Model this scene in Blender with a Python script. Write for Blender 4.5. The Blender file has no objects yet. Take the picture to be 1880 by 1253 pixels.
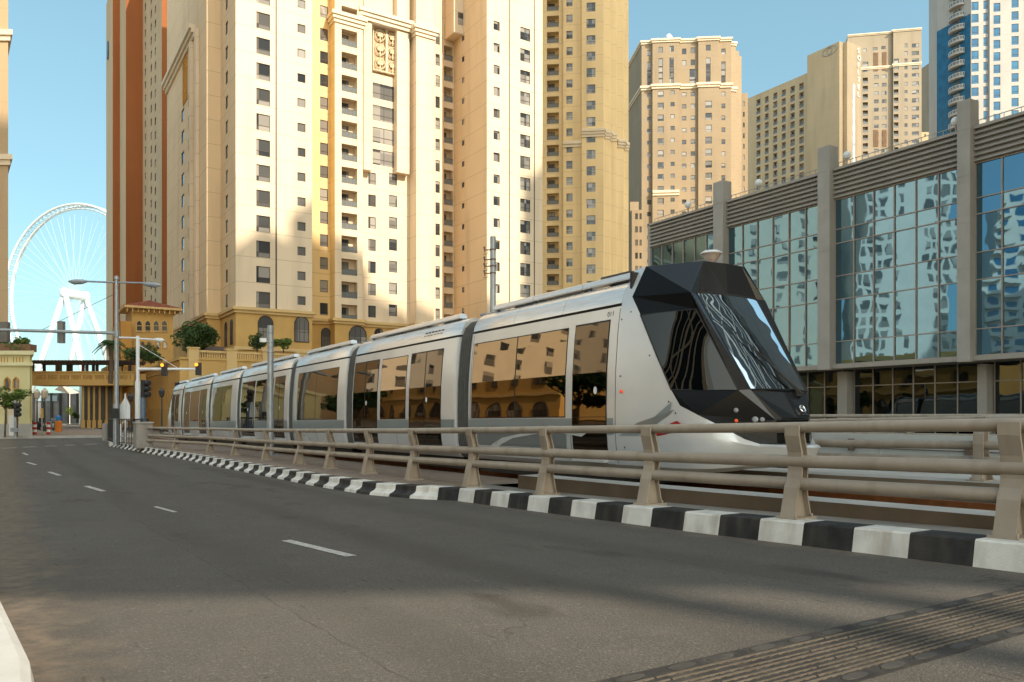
import bpy, bmesh, math, random
from mathutils import Vector, Matrix
R = math.radians
rnd = random.Random(7)
scene = bpy.context.scene
COL = scene.collection
# ------------------------------------------------------------------ camera, sky, sun
F = 1462.0; CX = 940.0; HY = 765.0            # focal length, centre column and horizon row of the photograph, in its pixels
cam_d = bpy.data.cameras.new("camera"); cam = bpy.data.objects.new("camera", cam_d); COL.objects.link(cam)
cam.location = (0, 0, 0); cam.rotation_euler = (R(90), 0, 0)
cam_d.sensor_width = 36; cam_d.lens = 36*F/1880; cam_d.shift_y = (HY-626.5)/1880
cam_d.clip_start = 0.1; cam_d.clip_end = 8000
scene.camera = cam
SUN_EL = R(35); SUN_DIR = Vector((0.69*math.cos(SUN_EL), -0.724*math.cos(SUN_EL), math.sin(SUN_EL))).normalized()
SKY_FRONT = (0.95, 1.22, 1.30, 1); SKY_FILL = (4.0, 3.4, 2.95, 1)
w = bpy.data.worlds.new("World"); scene.world = w; w.use_nodes = True
nt = w.node_tree; bg = nt.nodes['Background']
sky = nt.nodes.new('ShaderNodeTexSky'); sky.sky_type = 'NISHITA'; sky.sun_disc = False
sky.sun_elevation = SUN_EL; sky.sun_rotation = math.atan2(SUN_DIR.x, SUN_DIR.y)
sky.air_density = 1.0; sky.dust_density = 1.2; sky.ozone_density = 2.2
tint = nt.nodes.new('ShaderNodeMix'); tint.data_type = 'RGBA'; tint.blend_type = 'MULTIPLY'; tint.inputs[0].default_value = 1
tint.inputs[7].default_value = (0.95, 1.10, 0.92, 1)
nt.links.new(sky.outputs[0], tint.inputs[6]); gm = nt.nodes.new('ShaderNodeGamma'); gm.inputs[1].default_value = 0.55; nt.links.new(tint.outputs[2], gm.inputs[0]); 
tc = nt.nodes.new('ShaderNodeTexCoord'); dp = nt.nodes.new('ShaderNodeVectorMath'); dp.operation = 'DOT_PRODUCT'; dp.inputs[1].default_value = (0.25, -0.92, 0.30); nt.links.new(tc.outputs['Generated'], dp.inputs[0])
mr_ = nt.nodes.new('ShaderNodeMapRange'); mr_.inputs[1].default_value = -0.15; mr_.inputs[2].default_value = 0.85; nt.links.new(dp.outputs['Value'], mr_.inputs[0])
sky_gain = nt.nodes.new('ShaderNodeMix'); sky_gain.data_type = 'RGBA'; nt.links.new(mr_.outputs[0], sky_gain.inputs[0]); sky_gain.inputs[6].default_value = SKY_FRONT; sky_gain.inputs[7].default_value = SKY_FILL   # added gain: sky behind the camera brightened and warmed to fill shaded walls
ml_ = nt.nodes.new('ShaderNodeMix'); ml_.data_type = 'RGBA'; ml_.blend_type = 'MULTIPLY'; ml_.inputs[0].default_value = 1; nt.links.new(gm.outputs[0], ml_.inputs[6]); nt.links.new(sky_gain.outputs[2], ml_.inputs[7]); nt.links.new(ml_.outputs[2], bg.inputs[0]); bg.inputs[1].default_value = 0.15
sd = bpy.data.lights.new("sun", 'SUN'); sd.energy = 3.3; sd.angle = R(0.55); sd.color = (1.0, 0.86, 0.67)
so = bpy.data.objects.new("sun", sd); COL.objects.link(so); so.rotation_euler = SUN_DIR.to_track_quat('Z', 'Y').to_euler()
vs = scene.view_settings; vs.view_transform = 'Standard'; vs.look = 'None'; vs.exposure = 1.03; vs.gamma = 1
SHADE_GAP_Z = 25.4
scene.cycles.max_bounces = 7; scene.cycles.caustics_reflective = False; scene.cycles.caustics_refractive = False
scene.cycles.sample_clamp_indirect = 6

# ------------------------------------------------------------------ helpers
E1 = Vector((math.cos(R(32.3)), math.sin(R(32.3)), 0))      # across the road
E2 = Vector((-E1.y, E1.x, 0))                               # along the road, away from the camera
UP = Vector((0, 0, 1))
def EC(e, c, z=0.0): return E1*e + E2*c + UP*z
def pc(px, c):                                              # column px of the photo meets the plane E2 = c
    r = (px-CX)/F; Y = c/(E2.x*r + E2.y); return Vector((r*Y, Y, 0))
def pe(px, e):
    r = (px-CX)/F; Y = e/(E1.x*r + E1.y); return Vector((r*Y, Y, 0))
def at(px, Y, py=HY): return Vector(((px-CX)/F*Y, Y, (HY-py)/F*Y))
def zat(py, Y): return (HY-py)/F*Y
WL = {}
def lin(c): return tuple(((x/255)/12.92 if x/255 <= .04045 else ((x/255+.055)/1.055)**2.4) for x in c)
class MB:
    def __init__(s): s.v = []; s.f = []; s.m = []
    def poly(s, pts, mi=0):
        n = len(s.v); s.v += [Vector(p) for p in pts]; s.f.append(list(range(n, n+len(pts)))); s.m.append(mi)
    def par(s, o, a, b, c, mi=0):                           # parallelepiped from a corner and three edges
        o = Vector(o); a = Vector(a); b = Vector(b); c = Vector(c)
        if a.cross(b).dot(c) < 0: a, b = b, a
        p = [o, o+a, o+a+b, o+b, o+c, o+a+c, o+a+b+c, o+b+c]; n = len(s.v); s.v += p
        for q in ((3,2,1,0),(4,5,6,7),(0,1,5,4),(1,2,6,5),(2,3,7,6),(3,0,4,7)): s.f.append([n+i for i in q]); s.m.append(mi)
    def box(s, x0, x1, y0, y1, z0, z1, mi=0): s.par((x0,y0,z0), (x1-x0,0,0), (0,y1-y0,0), (0,0,z1-z0), mi)
    def cbox(s, c, d, L, W, z0, z1, mi=0):                  # box centred at c (xy), long axis d
        d = Vector((d[0], d[1], 0)).normalized(); q = Vector((-d.y, d.x, 0)); c = Vector((c[0], c[1], 0))
        s.par(c - d*L/2 - q*W/2 + UP*z0, d*L, q*W, UP*(z1-z0), mi)
    def tube(s, path, r, n=10, mi=0, cap=True):
        path = [Vector(p) for p in path]; rr = r if isinstance(r, (list, tuple)) else [r]*len(path); rings = []
        for i, p in enumerate(path):
            t = (path[min(i+1, len(path)-1)] - path[max(i-1, 0)]).normalized()
            a = t.cross(UP) if abs(t.z) < .95 else t.cross(Vector((1,0,0))); a.normalize(); b = t.cross(a)
            k = len(s.v); rings.append(k)
            for j in range(n): s.v.append(p + (a*math.cos(2*math.pi*j/n) + b*math.sin(2*math.pi*j/n))*rr[i])
        for i in range(len(path)-1):
            for j in range(n):
                s.f.append([rings[i]+j, rings[i]+(j+1)%n, rings[i+1]+(j+1)%n, rings[i+1]+j]); s.m.append(mi)
        if cap:
            s.f.append([rings[0]+j for j in range(n)][::-1]); s.m.append(mi); s.f.append([rings[-1]+j for j in range(n)]); s.m.append(mi)
    def lathe(s, c, prof, n=16, mi=0):                      # prof: (radius, z)
        c = Vector(c); ks = []
        for r_, z in prof:
            ks.append(len(s.v))
            for j in range(n): s.v.append(c + Vector((r_*math.cos(2*math.pi*j/n), r_*math.sin(2*math.pi*j/n), z)))
        for i in range(len(prof)-1):
            for j in range(n): s.f.append([ks[i]+j, ks[i]+(j+1)%n, ks[i+1]+(j+1)%n, ks[i+1]+j]); s.m.append(mi)
        s.f.append([ks[0]+j for j in range(n)][::-1]); s.m.append(mi); s.f.append([ks[-1]+j for j in range(n)]); s.m.append(mi)
    def extr(s, pts, d, mi=0):                              # prism of a planar outline
        pts = [Vector(p) for p in pts]; d = Vector(d); n = len(s.v); k = len(pts); s.v += pts + [p+d for p in pts]
        s.f.append(list(range(n, n+k))[::-1]); s.m.append(mi); s.f.append(list(range(n+k, n+2*k))); s.m.append(mi)
        for i in range(k): s.f.append([n+i, n+(i+1)%k, n+k+(i+1)%k, n+k+i]); s.m.append(mi)
    def build(s, name, mats, parent=None, smooth=False, bevel=0, fix=False, auto=None):
        if not isinstance(mats, (list, tuple)): mats = [mats]
        if parent is not None: base = WL[parent.name]
        else:
            xs = [p.x for p in s.v]; ys = [p.y for p in s.v]; base = Vector(((min(xs)+max(xs))/2, (min(ys)+max(ys))/2, min(p.z for p in s.v)))
        me = bpy.data.meshes.new(name); me.from_pydata([p-base for p in s.v], [], s.f)
        for m in mats: me.materials.append(m)
        me.polygons.foreach_set('material_index', s.m)
        if fix or auto is not None:
            bm = bmesh.new(); bm.from_mesh(me)
            bmesh.ops.remove_doubles(bm, verts=bm.verts, dist=1e-4)
            if fix: bmesh.ops.recalc_face_normals(bm, faces=bm.faces)
            if auto is not None:
                for fc in bm.faces: fc.smooth = True
                for ed in bm.edges:
                    if len(ed.link_faces) == 2 and ed.calc_face_angle(0) > R(auto): ed.smooth = False
            bm.to_mesh(me); bm.free()
        elif smooth: me.polygons.foreach_set('use_smooth', [True]*len(me.polygons))
        me.update()
        o = bpy.data.objects.new(name, me); COL.objects.link(o)
        if parent is not None: o.parent = parent; WL[o.name] = WL[parent.name].copy()
        else: o.location = base; WL[o.name] = base.copy()
        if bevel:
            b = o.modifiers.new('bevel', 'BEVEL'); b.width = bevel; b.segments = 2; b.limit_method = 'ANGLE'; b.angle_limit = R(35)
        return o
def tag(o, label=None, cat=None, group=None, kind=None):
    if label: o['label'] = label
    if cat: o['category'] = cat
    if group: o['group'] = group
    if kind: o['kind'] = kind
    return o
def thing(name, label, cat, loc, group=None):
    o = bpy.data.objects.new(name, None); COL.objects.link(o); o.location = loc; o.empty_display_size = .3
    WL[o.name] = Vector(loc); return tag(o, label, cat, group)
def copy_tree(o, loc=None, parent=None, top=None):
    c = o.copy(); COL.objects.link(c); WL[c.name] = Vector(loc) if loc is not None else WL[o.name]
    if parent is not None: c.parent = parent
    elif loc is not None: c.location = loc
    for ch in list(o.children): copy_tree(ch, None, c)
    return c
# ------------------------------------------------------------------ materials
def mat(name, col, rough=.6, metal=0.0, var=.12, scale=3.0, spec=.5, bump=0.0, bscale=40.0, coat=0.0, ior=None, stretch=None, dirt=None):
    m = bpy.data.materials.new(name); m.use_nodes = True; N = m.node_tree.nodes; L = m.node_tree.links
    p = N['Principled BSDF']; p.inputs['Roughness'].default_value = rough; p.inputs['Metallic'].default_value = metal
    p.inputs['Specular IOR Level'].default_value = spec; p.inputs['Coat Weight'].default_value = coat; p.inputs['Coat Roughness'].default_value = .05
    if ior: p.inputs['IOR'].default_value = ior
    g = N.new('ShaderNodeNewGeometry'); vec = g.outputs['Position']
    if stretch:
        mp = N.new('ShaderNodeMapping'); mp.inputs['Scale'].default_value = stretch; L.new(vec, mp.inputs[0]); vec = mp.outputs[0]
    no = N.new('ShaderNodeTexNoise'); no.inputs['Scale'].default_value = scale; no.inputs['Detail'].default_value = 6; L.new(vec, no.inputs[0])
    rp = N.new('ShaderNodeMapRange'); rp.inputs[1].default_value = .3; rp.inputs[2].default_value = .7; L.new(no.outputs[0], rp.inputs[0])
    mx = N.new('ShaderNodeMix'); mx.data_type = 'RGBA'; L.new(rp.outputs[0], mx.inputs[0])
    mx.inputs[6].default_value = (*[c*(1-var) for c in col[:3]], 1); mx.inputs[7].default_value = (*[min(1, c*(1+var)) for c in col[:3]], 1)
    out = mx.outputs[2]
    if dirt:
        n2 = N.new('ShaderNodeTexNoise'); n2.inputs['Scale'].default_value = dirt[1]; n2.inputs['Detail'].default_value = 8
        mp2 = N.new('ShaderNodeMapping'); mp2.inputs['Scale'].default_value = (1, 1, .12); L.new(g.outputs['Position'], mp2.inputs[0]); L.new(mp2.outputs[0], n2.inputs[0])
        r2 = N.new('ShaderNodeMapRange'); r2.inputs[1].default_value = .5; r2.inputs[2].default_value = .8; r2.inputs[4].default_value = dirt[2]; L.new(n2.outputs[0], r2.inputs[0])
        m2 = N.new('ShaderNodeMix'); m2.data_type = 'RGBA'; L.new(r2.outputs[0], m2.inputs[0]); L.new(out, m2.inputs[6]); m2.inputs[7].default_value = (*dirt[0], 1); out = m2.outputs[2]
    L.new(out, p.inputs['Base Color'])
    if bump:
        nb = N.new('ShaderNodeTexNoise'); nb.inputs['Scale'].default_value = bscale; nb.inputs['Detail'].default_value = 5; L.new(vec, nb.inputs[0])
        b = N.new('ShaderNodeBump'); b.inputs['Strength'].default_value = bump; b.inputs['Distance'].default_value = .02; L.new(nb.outputs[0], b.inputs['Height']); L.new(b.outputs[0], p.inputs['Normal'])
    return m
def mth(N, L, op, a, b=None):
    n = N.new('ShaderNodeMath'); n.operation = op
    for i, x in enumerate((a, b)):
        if x is None: continue
        if isinstance(x, (int, float)): n.inputs[i].default_value = x
        else: L.new(x, n.inputs[i])
    return n.outputs[0]
def precast(name, col, H=3.31, z0=0.0, joint=.62, hor=True, var=.06, vstep=0, origin=0):   # cladding panels with joint lines each storey
    m = mat(name, col, .75, 0, var, .12, .3, .08, 6.0, dirt=([c*.66 for c in col], .5, .55)); N = m.node_tree.nodes; L = m.node_tree.links; p = N['Principled BSDF']
    src = p.inputs['Base Color'].links[0].from_socket
    g = N.new('ShaderNodeNewGeometry'); sp = N.new('ShaderNodeSeparateXYZ'); L.new(g.outputs['Position'], sp.inputs[0])
    fr = mth(N, L, 'FRACT', mth(N, L, 'DIVIDE', mth(N, L, 'SUBTRACT', sp.outputs[2], z0-500*H), H))
    k = mth(N, L, 'LESS_THAN', fr, .022)
    if vstep:
        dt = N.new('ShaderNodeVectorMath'); dt.operation = 'DOT_PRODUCT'; L.new(g.outputs['Position'], dt.inputs[0]); dt.inputs[1].default_value = E1
        nd = N.new('ShaderNodeVectorMath'); nd.operation = 'DOT_PRODUCT'; L.new(g.outputs['Normal'], nd.inputs[0]); nd.inputs[1].default_value = E2
        f2 = mth(N, L, 'FRACT', mth(N, L, 'DIVIDE', mth(N, L, 'ADD', dt.outputs['Value'], 900-origin), vstep))
        k2 = mth(N, L, 'MULTIPLY', mth(N, L, 'LESS_THAN', f2, .02), mth(N, L, 'GREATER_THAN', mth(N, L, 'ABSOLUTE', nd.outputs['Value']), .7))
        k = mth(N, L, 'MAXIMUM', k, k2)
    mx = N.new('ShaderNodeMix'); mx.data_type = 'RGBA'; L.new(k, mx.inputs[0]); L.new(src, mx.inputs[6]); mx.inputs[7].default_value = (*[c*joint for c in col], 1)
    L.new(mx.outputs[2], p.inputs['Base Color']); return m
def pane_mat(name, a, b, rough=.04, ior=1.6, bump=.05, bscale=.8):    # window glass whose blinds differ from window to window
    m = bpy.data.materials.new(name); m.use_nodes = True; N = m.node_tree.nodes; L = m.node_tree.links; p = N['Principled BSDF']
    p.inputs['Roughness'].default_value = rough; p.inputs['IOR'].default_value = ior
    oi = N.new('ShaderNodeObjectInfo'); g = N.new('ShaderNodeNewGeometry'); no = N.new('ShaderNodeTexWhiteNoise'); no.noise_dimensions = '3D'
    sn = N.new('ShaderNodeVectorMath'); sn.operation = 'SNAP'; sn.inputs[1].default_value = (2.2, 2.2, 1.65); L.new(g.outputs['Position'], sn.inputs[0]); L.new(sn.outputs[0], no.inputs[0])
    mx = N.new('ShaderNodeMix'); mx.data_type = 'RGBA'; pw = mth(N, L, 'POWER', no.outputs[0], 1.6); L.new(pw, mx.inputs[0])
    mx.inputs[6].default_value = (*a, 1); mx.inputs[7].default_value = (*b, 1); L.new(mx.outputs[2], p.inputs['Base Color'])
    if bump:
        nb = N.new('ShaderNodeTexNoise'); nb.inputs['Scale'].default_value = bscale; nb.inputs['Detail'].default_value = 1; L.new(g.outputs['Position'], nb.inputs[0])
        bb = N.new('ShaderNodeBump'); bb.inputs['Strength'].default_value = bump; bb.inputs['Distance'].default_value = .3; L.new(nb.outputs[0], bb.inputs['Height']); L.new(bb.outputs[0], p.inputs['Normal'])
    return m
M = {}
M['frame'] = mat('window_frame', (.055,.035,.025), .5)
M['pane'] = pane_mat('window_pane', (.03,.036,.042), (.36,.34,.31))
M['pane_blue'] = pane_mat('blue_pane', (.01,.10,.22), (.015,.16,.32))
M['rail_glass'] = mat('balcony_glass', (.16,.17,.17), .1, 0, .1)
M['trim'] = mat('pale_trim', (.68,.58,.43), .7, 0, .06, .5)
M['steel'] = mat('galvanised_steel', (.33,.36,.38), .45, .4, .12, 4)
M['dark_steel'] = mat('dark_steel', (.03,.03,.03), .5)
M['white_steel'] = mat('white_steel', (.8,.83,.85), .4, 0, .03)
M['conc'] = mat('concrete', (.30,.28,.25), .85, 0, .15, 1.5, .3, .25, 30, dirt=((.16,.13,.10), 1.2, .6))
M['conc_lt'] = mat('light_concrete', (.42,.41,.38), .85, 0, .12, 1.2, .3, .2, 30, dirt=((.25,.21,.17), .8, .5))
M['bark'] = mat('bark', (.13,.09,.06), .9, 0, .3, 8, .2, .5, 30)
def leafm(name, a, b):
    m = mat(name, a, .6, 0, .25, 2.0, .3); return m
M['leaf'] = mat('leaf_green', (.045,.085,.022), .55, 0, .55, 1.3, .3)
M['leaf_lt'] = mat('light_leaf_green', (.10,.16,.03), .55, 0, .5, 1.6, .3)
# ------------------------------------------------------------------ ground, road, kerbs
GP = [(-60,-.30),(-20,-.70),(2.2,-1.145),(4,-1.20),(6.2,-1.275),(8,-1.325),(11.8,-1.425),(14.3,-1.46),(25,-1.56),(36,-1.61),(1e5,-1.61)]
RP = [(-60,-.085),(-20,-.485),(3.2,-.945),(7.4,-1.035),(12,-1.12),(14.3,-1.165),(25,-1.315),(36,-1.395),(1e5,-1.395)]   # base line of the rail pipes
def gz(c):
    for (a, za), (b, zb) in zip(GP, GP[1:]):
        if c <= b: return za + (zb-za)*(c-a)/(b-a)
def rz(c):
    for (a, za), (b, zb) in zip(RP, RP[1:]):
        if c <= b: return za + (zb-za)*(c-a)/(b-a)
def ec(p): return E1.x*p[0]+E1.y*p[1], E2.x*p[0]+E2.y*p[1]
CS = [-60,-20,-8,-2,0,1.6,2.2,3.2,4,5,6.2,7.4,8,9.5,11.8,14.3,17,20,25,30,36]
def asphalt():
    m = bpy.data.materials.new('asphalt'); m.use_nodes = True; N = m.node_tree.nodes; L = m.node_tree.links; p = N['Principled BSDF']
    p.inputs['Roughness'].default_value = .82; p.inputs['Specular IOR Level'].default_value = .35
    g = N.new('ShaderNodeNewGeometry'); P = g.outputs['Position']
    def noise(sc, det=4, vec=P):
        n = N.new('ShaderNodeTexNoise'); n.inputs['Scale'].default_value = sc; n.inputs['Detail'].default_value = det; L.new(vec, n.inputs[0]); return n.outputs[0]
    def mr(x, a, b, c=0, d=1):
        n = N.new('ShaderNodeMapRange'); L.new(x, n.inputs[0])
        for i, q in enumerate((a, b, c, d)): n.inputs[1+i].default_value = q
        return n.outputs[0]
    def mix(f, a, b, t='MIX'):
        n = N.new('ShaderNodeMix'); n.data_type = 'RGBA'; n.blend_type = t
        for i, q in ((0, f), (6, a), (7, b)):
            if isinstance(q, tuple): n.inputs[i].default_value = (*q, 1)
            elif isinstance(q, float): n.inputs[i].default_value = q
            else: L.new(q, n.inputs[i])
        return n.outputs[2]
    mp = N.new('ShaderNodeMapping'); mp.inputs['Rotation'].default_value = (0, 0, -R(32.3)); L.new(P, mp.inputs[0])
    ms = N.new('ShaderNodeMapping'); ms.inputs['Scale'].default_value = (1, .14, 1); L.new(mp.outputs[0], ms.inputs[0])
    c = mix(mr(noise(.35, 5), .35, .65), (.057,.054,.049), (.081,.077,.069))
    c = mix(mr(noise(1.1, 5, ms.outputs[0]), .45, .75, 0, .55), c, (.043,.038,.032))
    c = mix(mr(noise(2.6, 6), .46, .68, 0, .45), c, (.098,.088,.074))
    c = mix(mr(noise(62, 3), .42, .66, 0, .62), c, (.030,.027,.024))
    c = mix(mr(noise(48, 2), .58, .72, 0, .7), c, (.19,.17,.14))
    c = mix(mr(noise(190, 2), .35, .7, 0, .6), c, (.15,.13,.11))
    c = mix(mr(noise(95, 3), .55, .72, 0, .55), c, (.018,.017,.016))
    c = mix(mr(noise(330, 1), .62, .75, 0, .8), c, (.30,.275,.235))
    # oil and rubber spots
    vo = N.new('ShaderNodeTexVoronoi'); vo.inputs['Scale'].default_value = 4.2; L.new(P, vo.inputs[0])
    c = mix(mth(N, L, 'MULTIPLY', mr(mth(N, L, 'ADD', vo.outputs['Distance'], mth(N, L, 'MULTIPLY', noise(30, 2), .12)), .10, .14, .75, 0), mr(noise(.9, 2), .40, .56)), c, (.022,.017,.014))
    vo2 = N.new('ShaderNodeTexVoronoi'); vo2.inputs['Scale'].default_value = 13; L.new(ms.outputs[0], vo2.inputs[0])
    c = mix(mth(N, L, 'MULTIPLY', mr(mth(N, L, 'ADD', vo2.outputs['Distance'], mth(N, L, 'MULTIPLY', noise(40, 2), .2)), .20, .25, .7, 0), mr(noise(.6, 3), .44, .6)), c, (.028,.021,.017))
    # cracks
    wv = N.new('ShaderNodeVectorMath'); wv.operation = 'ADD'; L.new(P, wv.inputs[0])
    wn = N.new('ShaderNodeTexNoise'); wn.inputs['Scale'].default_value = 5; wn.inputs['Detail'].default_value = 6; L.new(P, wn.inputs[0])
    sc = N.new('ShaderNodeVectorMath'); sc.operation = 'SCALE'; sc.inputs[3].default_value = .35; L.new(wn.outputs[1], sc.inputs[0]); L.new(sc.outputs[0], wv.inputs[1])
    v2 = N.new('ShaderNodeTexVoronoi'); v2.feature = 'DISTANCE_TO_EDGE'; v2.inputs['Scale'].default_value = .30; L.new(wv.outputs[0], v2.inputs[0])
    ck = mth(N, L, 'MULTIPLY', mr(v2.outputs[0], .0012, .004, .45, 0), mr(noise(.4, 2), .55, .60))
    c = mix(ck, c, (.02,.017,.014))
    # wheel paths, the longitudinal construction seams and a few worn darker streaks
    dl = N.new('ShaderNodeVectorMath'); dl.operation = 'DOT_PRODUCT'; L.new(P, dl.inputs[0]); dl.inputs[1].default_value = E1
    el = mth(N, L, 'ADD', dl.outputs['Value'], mth(N, L, 'MULTIPLY', noise(.25, 3), .5))
    wheel = mth(N, L, 'MULTIPLY', mr(mth(N, L, 'SINE', mth(N, L, 'MULTIPLY', el, 3.9)), .2, 1), mr(noise(.7, 4, ms.outputs[0]), .35, .65, .1, .55))
    c = mix(wheel, c, (.045,.040,.034))
    for e_s in (1.55, 4.85):
        ln = mth(N, L, 'ABSOLUTE', mth(N, L, 'SUBTRACT', mth(N, L, 'ADD', dl.outputs['Value'], mth(N, L, 'MULTIPLY', noise(3, 5), .08)), e_s))
        c = mix(mth(N, L, 'MULTIPLY', mr(ln, .003, .010, .5, 0), mr(noise(1.5, 3), .4, .55)), c, (.020,.017,.014))
    st_ = N.new('ShaderNodeMapping'); st_.inputs['Scale'].default_value = (1, .35, 1); L.new(mp.outputs[0], st_.inputs[0])
    c = mix(mr(noise(1.6, 6, st_.outputs[0]), .62, .72, 0, .55), c, (.030,.024,.019))
    # sand blown against the kerbs and the gutter
    dt = N.new('ShaderNodeVectorMath'); dt.operation = 'DOT_PRODUCT'; L.new(P, dt.inputs[0]); dt.inputs[1].default_value = E1
    e = dt.outputs['Value']
    s1 = mr(mth(N, L, 'SUBTRACT', 6.40, mth(N, L, 'SUBTRACT', e, mth(N, L, 'MULTIPLY', noise(2.2, 5), .5))), .12, .55, .85, 0)
    s2 = mr(mth(N, L, 'SUBTRACT', e, mth(N, L, 'MULTIPLY', noise(2.6, 8), .9)), -.40, .05, .6, 0)
    c = mix(mth(N, L, 'MULTIPLY', mth(N, L, 'MAXIMUM', s1, s2), mr(noise(9, 5), .35, .62, .25, 1)), c, (.22,.165,.115))
    L.new(c, p.inputs['Base Color'])
    b = N.new('ShaderNodeBump'); b.inputs['Strength'].default_value = .8; b.inputs['Distance'].default_value = .012; L.new(noise(75, 4), b.inputs['Height']); L.new(b.outputs[0], p.inputs['Normal'])
    return m
M['asphalt'] = asphalt()
M['sand'] = mat('sandy_ground', (.30,.24,.17), .9, 0, .2, .6, .2, .3, 12)
M['paint'] = mat('road_paint', (.50,.48,.44), .8, 0, .25, 25, .3, .3, 120, dirt=((.10,.095,.085), 14, .75))
M['kw'] = mat('kerb_white', (.70,.67,.61), .8, 0, .12, 5, .3, .25, 60, dirt=((.34,.27,.19), 6, .7))
M['kb'] = mat('kerb_black', (.028,.027,.026), .7, 0, .35, 6, .3, .25, 60, dirt=((.13,.11,.09), 5, .45))
M['pave'] = mat('pavers', (.33,.25,.19), .85, 0, .12, 2, .3, .2, 40)
def pavers():
    m = M['pave']; N = m.node_tree.nodes; L = m.node_tree.links; p = N['Principled BSDF']; src = p.inputs['Base Color'].links[0].from_socket
    g = N.new('ShaderNodeNewGeometry'); mp = N.new('ShaderNodeMapping'); mp.inputs['Rotation'].default_value = (0, 0, -R(32.3)); L.new(g.outputs['Position'], mp.inputs[0])
    b = N.new('ShaderNodeTexBrick'); b.inputs['Scale'].default_value = 1; b.inputs['Brick Width'].default_value = .2; b.inputs['Row Height'].default_value = .1; b.inputs['Mortar Size'].default_value = .006
    b.inputs['Color1'].default_value = (1,1,1,1); b.inputs['Color2'].default_value = (.72,.70,.70,1); b.inputs['Mortar'].default_value = (.35,.33,.3,1); L.new(mp.outputs[0], b.inputs[0])
    mx = N.new('ShaderNodeMix'); mx.data_type = 'RGBA'; mx.blend_type = 'MULTIPLY'; mx.inputs[0].default_value = 1; L.new(src, mx.inputs[6]); L.new(b.outputs[0], mx.inputs[7]); L.new(mx.outputs[2], p.inputs['Base Color'])
pavers()
# one ground sheet out to the horizon
g = MB()
for a, b in zip(CS, CS[1:]):
    g.poly([EC(-400, a, gz(a)-.06), EC(400, a, gz(a)-.06), EC(400, b, gz(b)-.06), EC(-400, b, gz(b)-.06)])
g.poly([EC(-4000, 36, -1.67), EC(4000, 36, -1.67), EC(4000, 5000, -1.67), EC(-4000, 5000, -1.67)])
tag(g.build('ground', M['sand']), kind='structure')
# right kerb line (front foot), in (e, c); straight blocks near, moulded kerb farther on
KE0 = 6.40
KP = [(KE0,-40),(KE0,-10),(KE0,1),(KE0,11.9),(6.0,12.6),(5.62,14),(5.5,16.5),(5.52,23),(5.45,32),(4.95,41),(4.6,48),(4.75,50),(5.5,51.6),(7.5,52.6),(60,53)]
def kerb_e(c):
    for (ea, a), (eb, b) in zip(KP, KP[1:]):
        if a <= c <= b: return ea+(eb-ea)*(c-a)/(b-a) if b > a else ea
    return KP[-1][0]
r = MB()
def left_e(c): return -.25 if c < 6 else (-.25-(c-6)*.8 if c < 9 else -2.6-(c-9)*1.2)
cs = sorted(set(CS + [k[1] for k in KP if k[1] <= 48] + [6, 9]))
for a, b in zip(cs, cs[1:]):
    if b > 48: continue
    r.poly([EC(left_e(a), a, gz(a)), EC(kerb_e(a)+.05, a, gz(a)), EC(kerb_e(b)+.05, b, gz(b)), EC(left_e(b), b, gz(b))])
r.poly([EC(-120, 48, -1.612), EC(200, 48, -1.612), EC(200, 68, -1.612), EC(-120, 68, -1.612)])
r.poly([EC(8.6, 68, -1.61), EC(22, 68, -1.61), EC(22, 190, -1.61), EC(8.6, 190, -1.61)])
r.poly([EC(-60, 36, -1.61), EC(left_e(36), 36, -1.61), EC(left_e(48), 48, -1.61), EC(-60, 48, -1.61)])
tag(r.build('road', M['asphalt']), kind='structure')
# painted dashes, given by their ends in the photo and laid on the road
mk = MB()
def onroad(px, py):
    Y = F*1.2/(py-HY)
    for _ in range(12):
        p = at(px, Y, py); Y = Y*.5 + .5*F*(-gz(ec(p)[1]))/(py-HY)
    p = at(px, Y, py); return p
def dash(p0, p1, w=.11):
    a = onroad(*p0); b = onroad(*p1); d = (b-a); d.z = 0; d.normalize(); q = Vector((-d.y, d.x, 0))*w/2
    pts = []
    for s, pt in ((-1, a), (-1, b), (1, b), (1, a)):
        x = pt + q*s; x.z = gz(ec(x)[1])+.005; pts.append(x)
    mk.poly(pts)
dash((525,993),(645,1022)); dash((158,893),(190,902.5)); dash((90,867),(110,873.5)); dash((50,849.5),(66,854)); dash((285,931),(322,941), .07); dash((42,832),(51,836))
for x0, x1, y0, y1 in ((3,30,823.5,822.6),(42,66,821.5,820.6),(82,103,819.7,819),(120,139,818,817.4),(156,176,816.4,815.8)): dash((x0,y0),(x1,y1), .35)
for x0, x1, y0, y1 in ((120,190,799,797),(150,190,803,801.5)): dash((x0,y0),(x1,y1), .3)
tag(mk.build('lane_markings', M['paint']), kind='structure')
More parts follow.
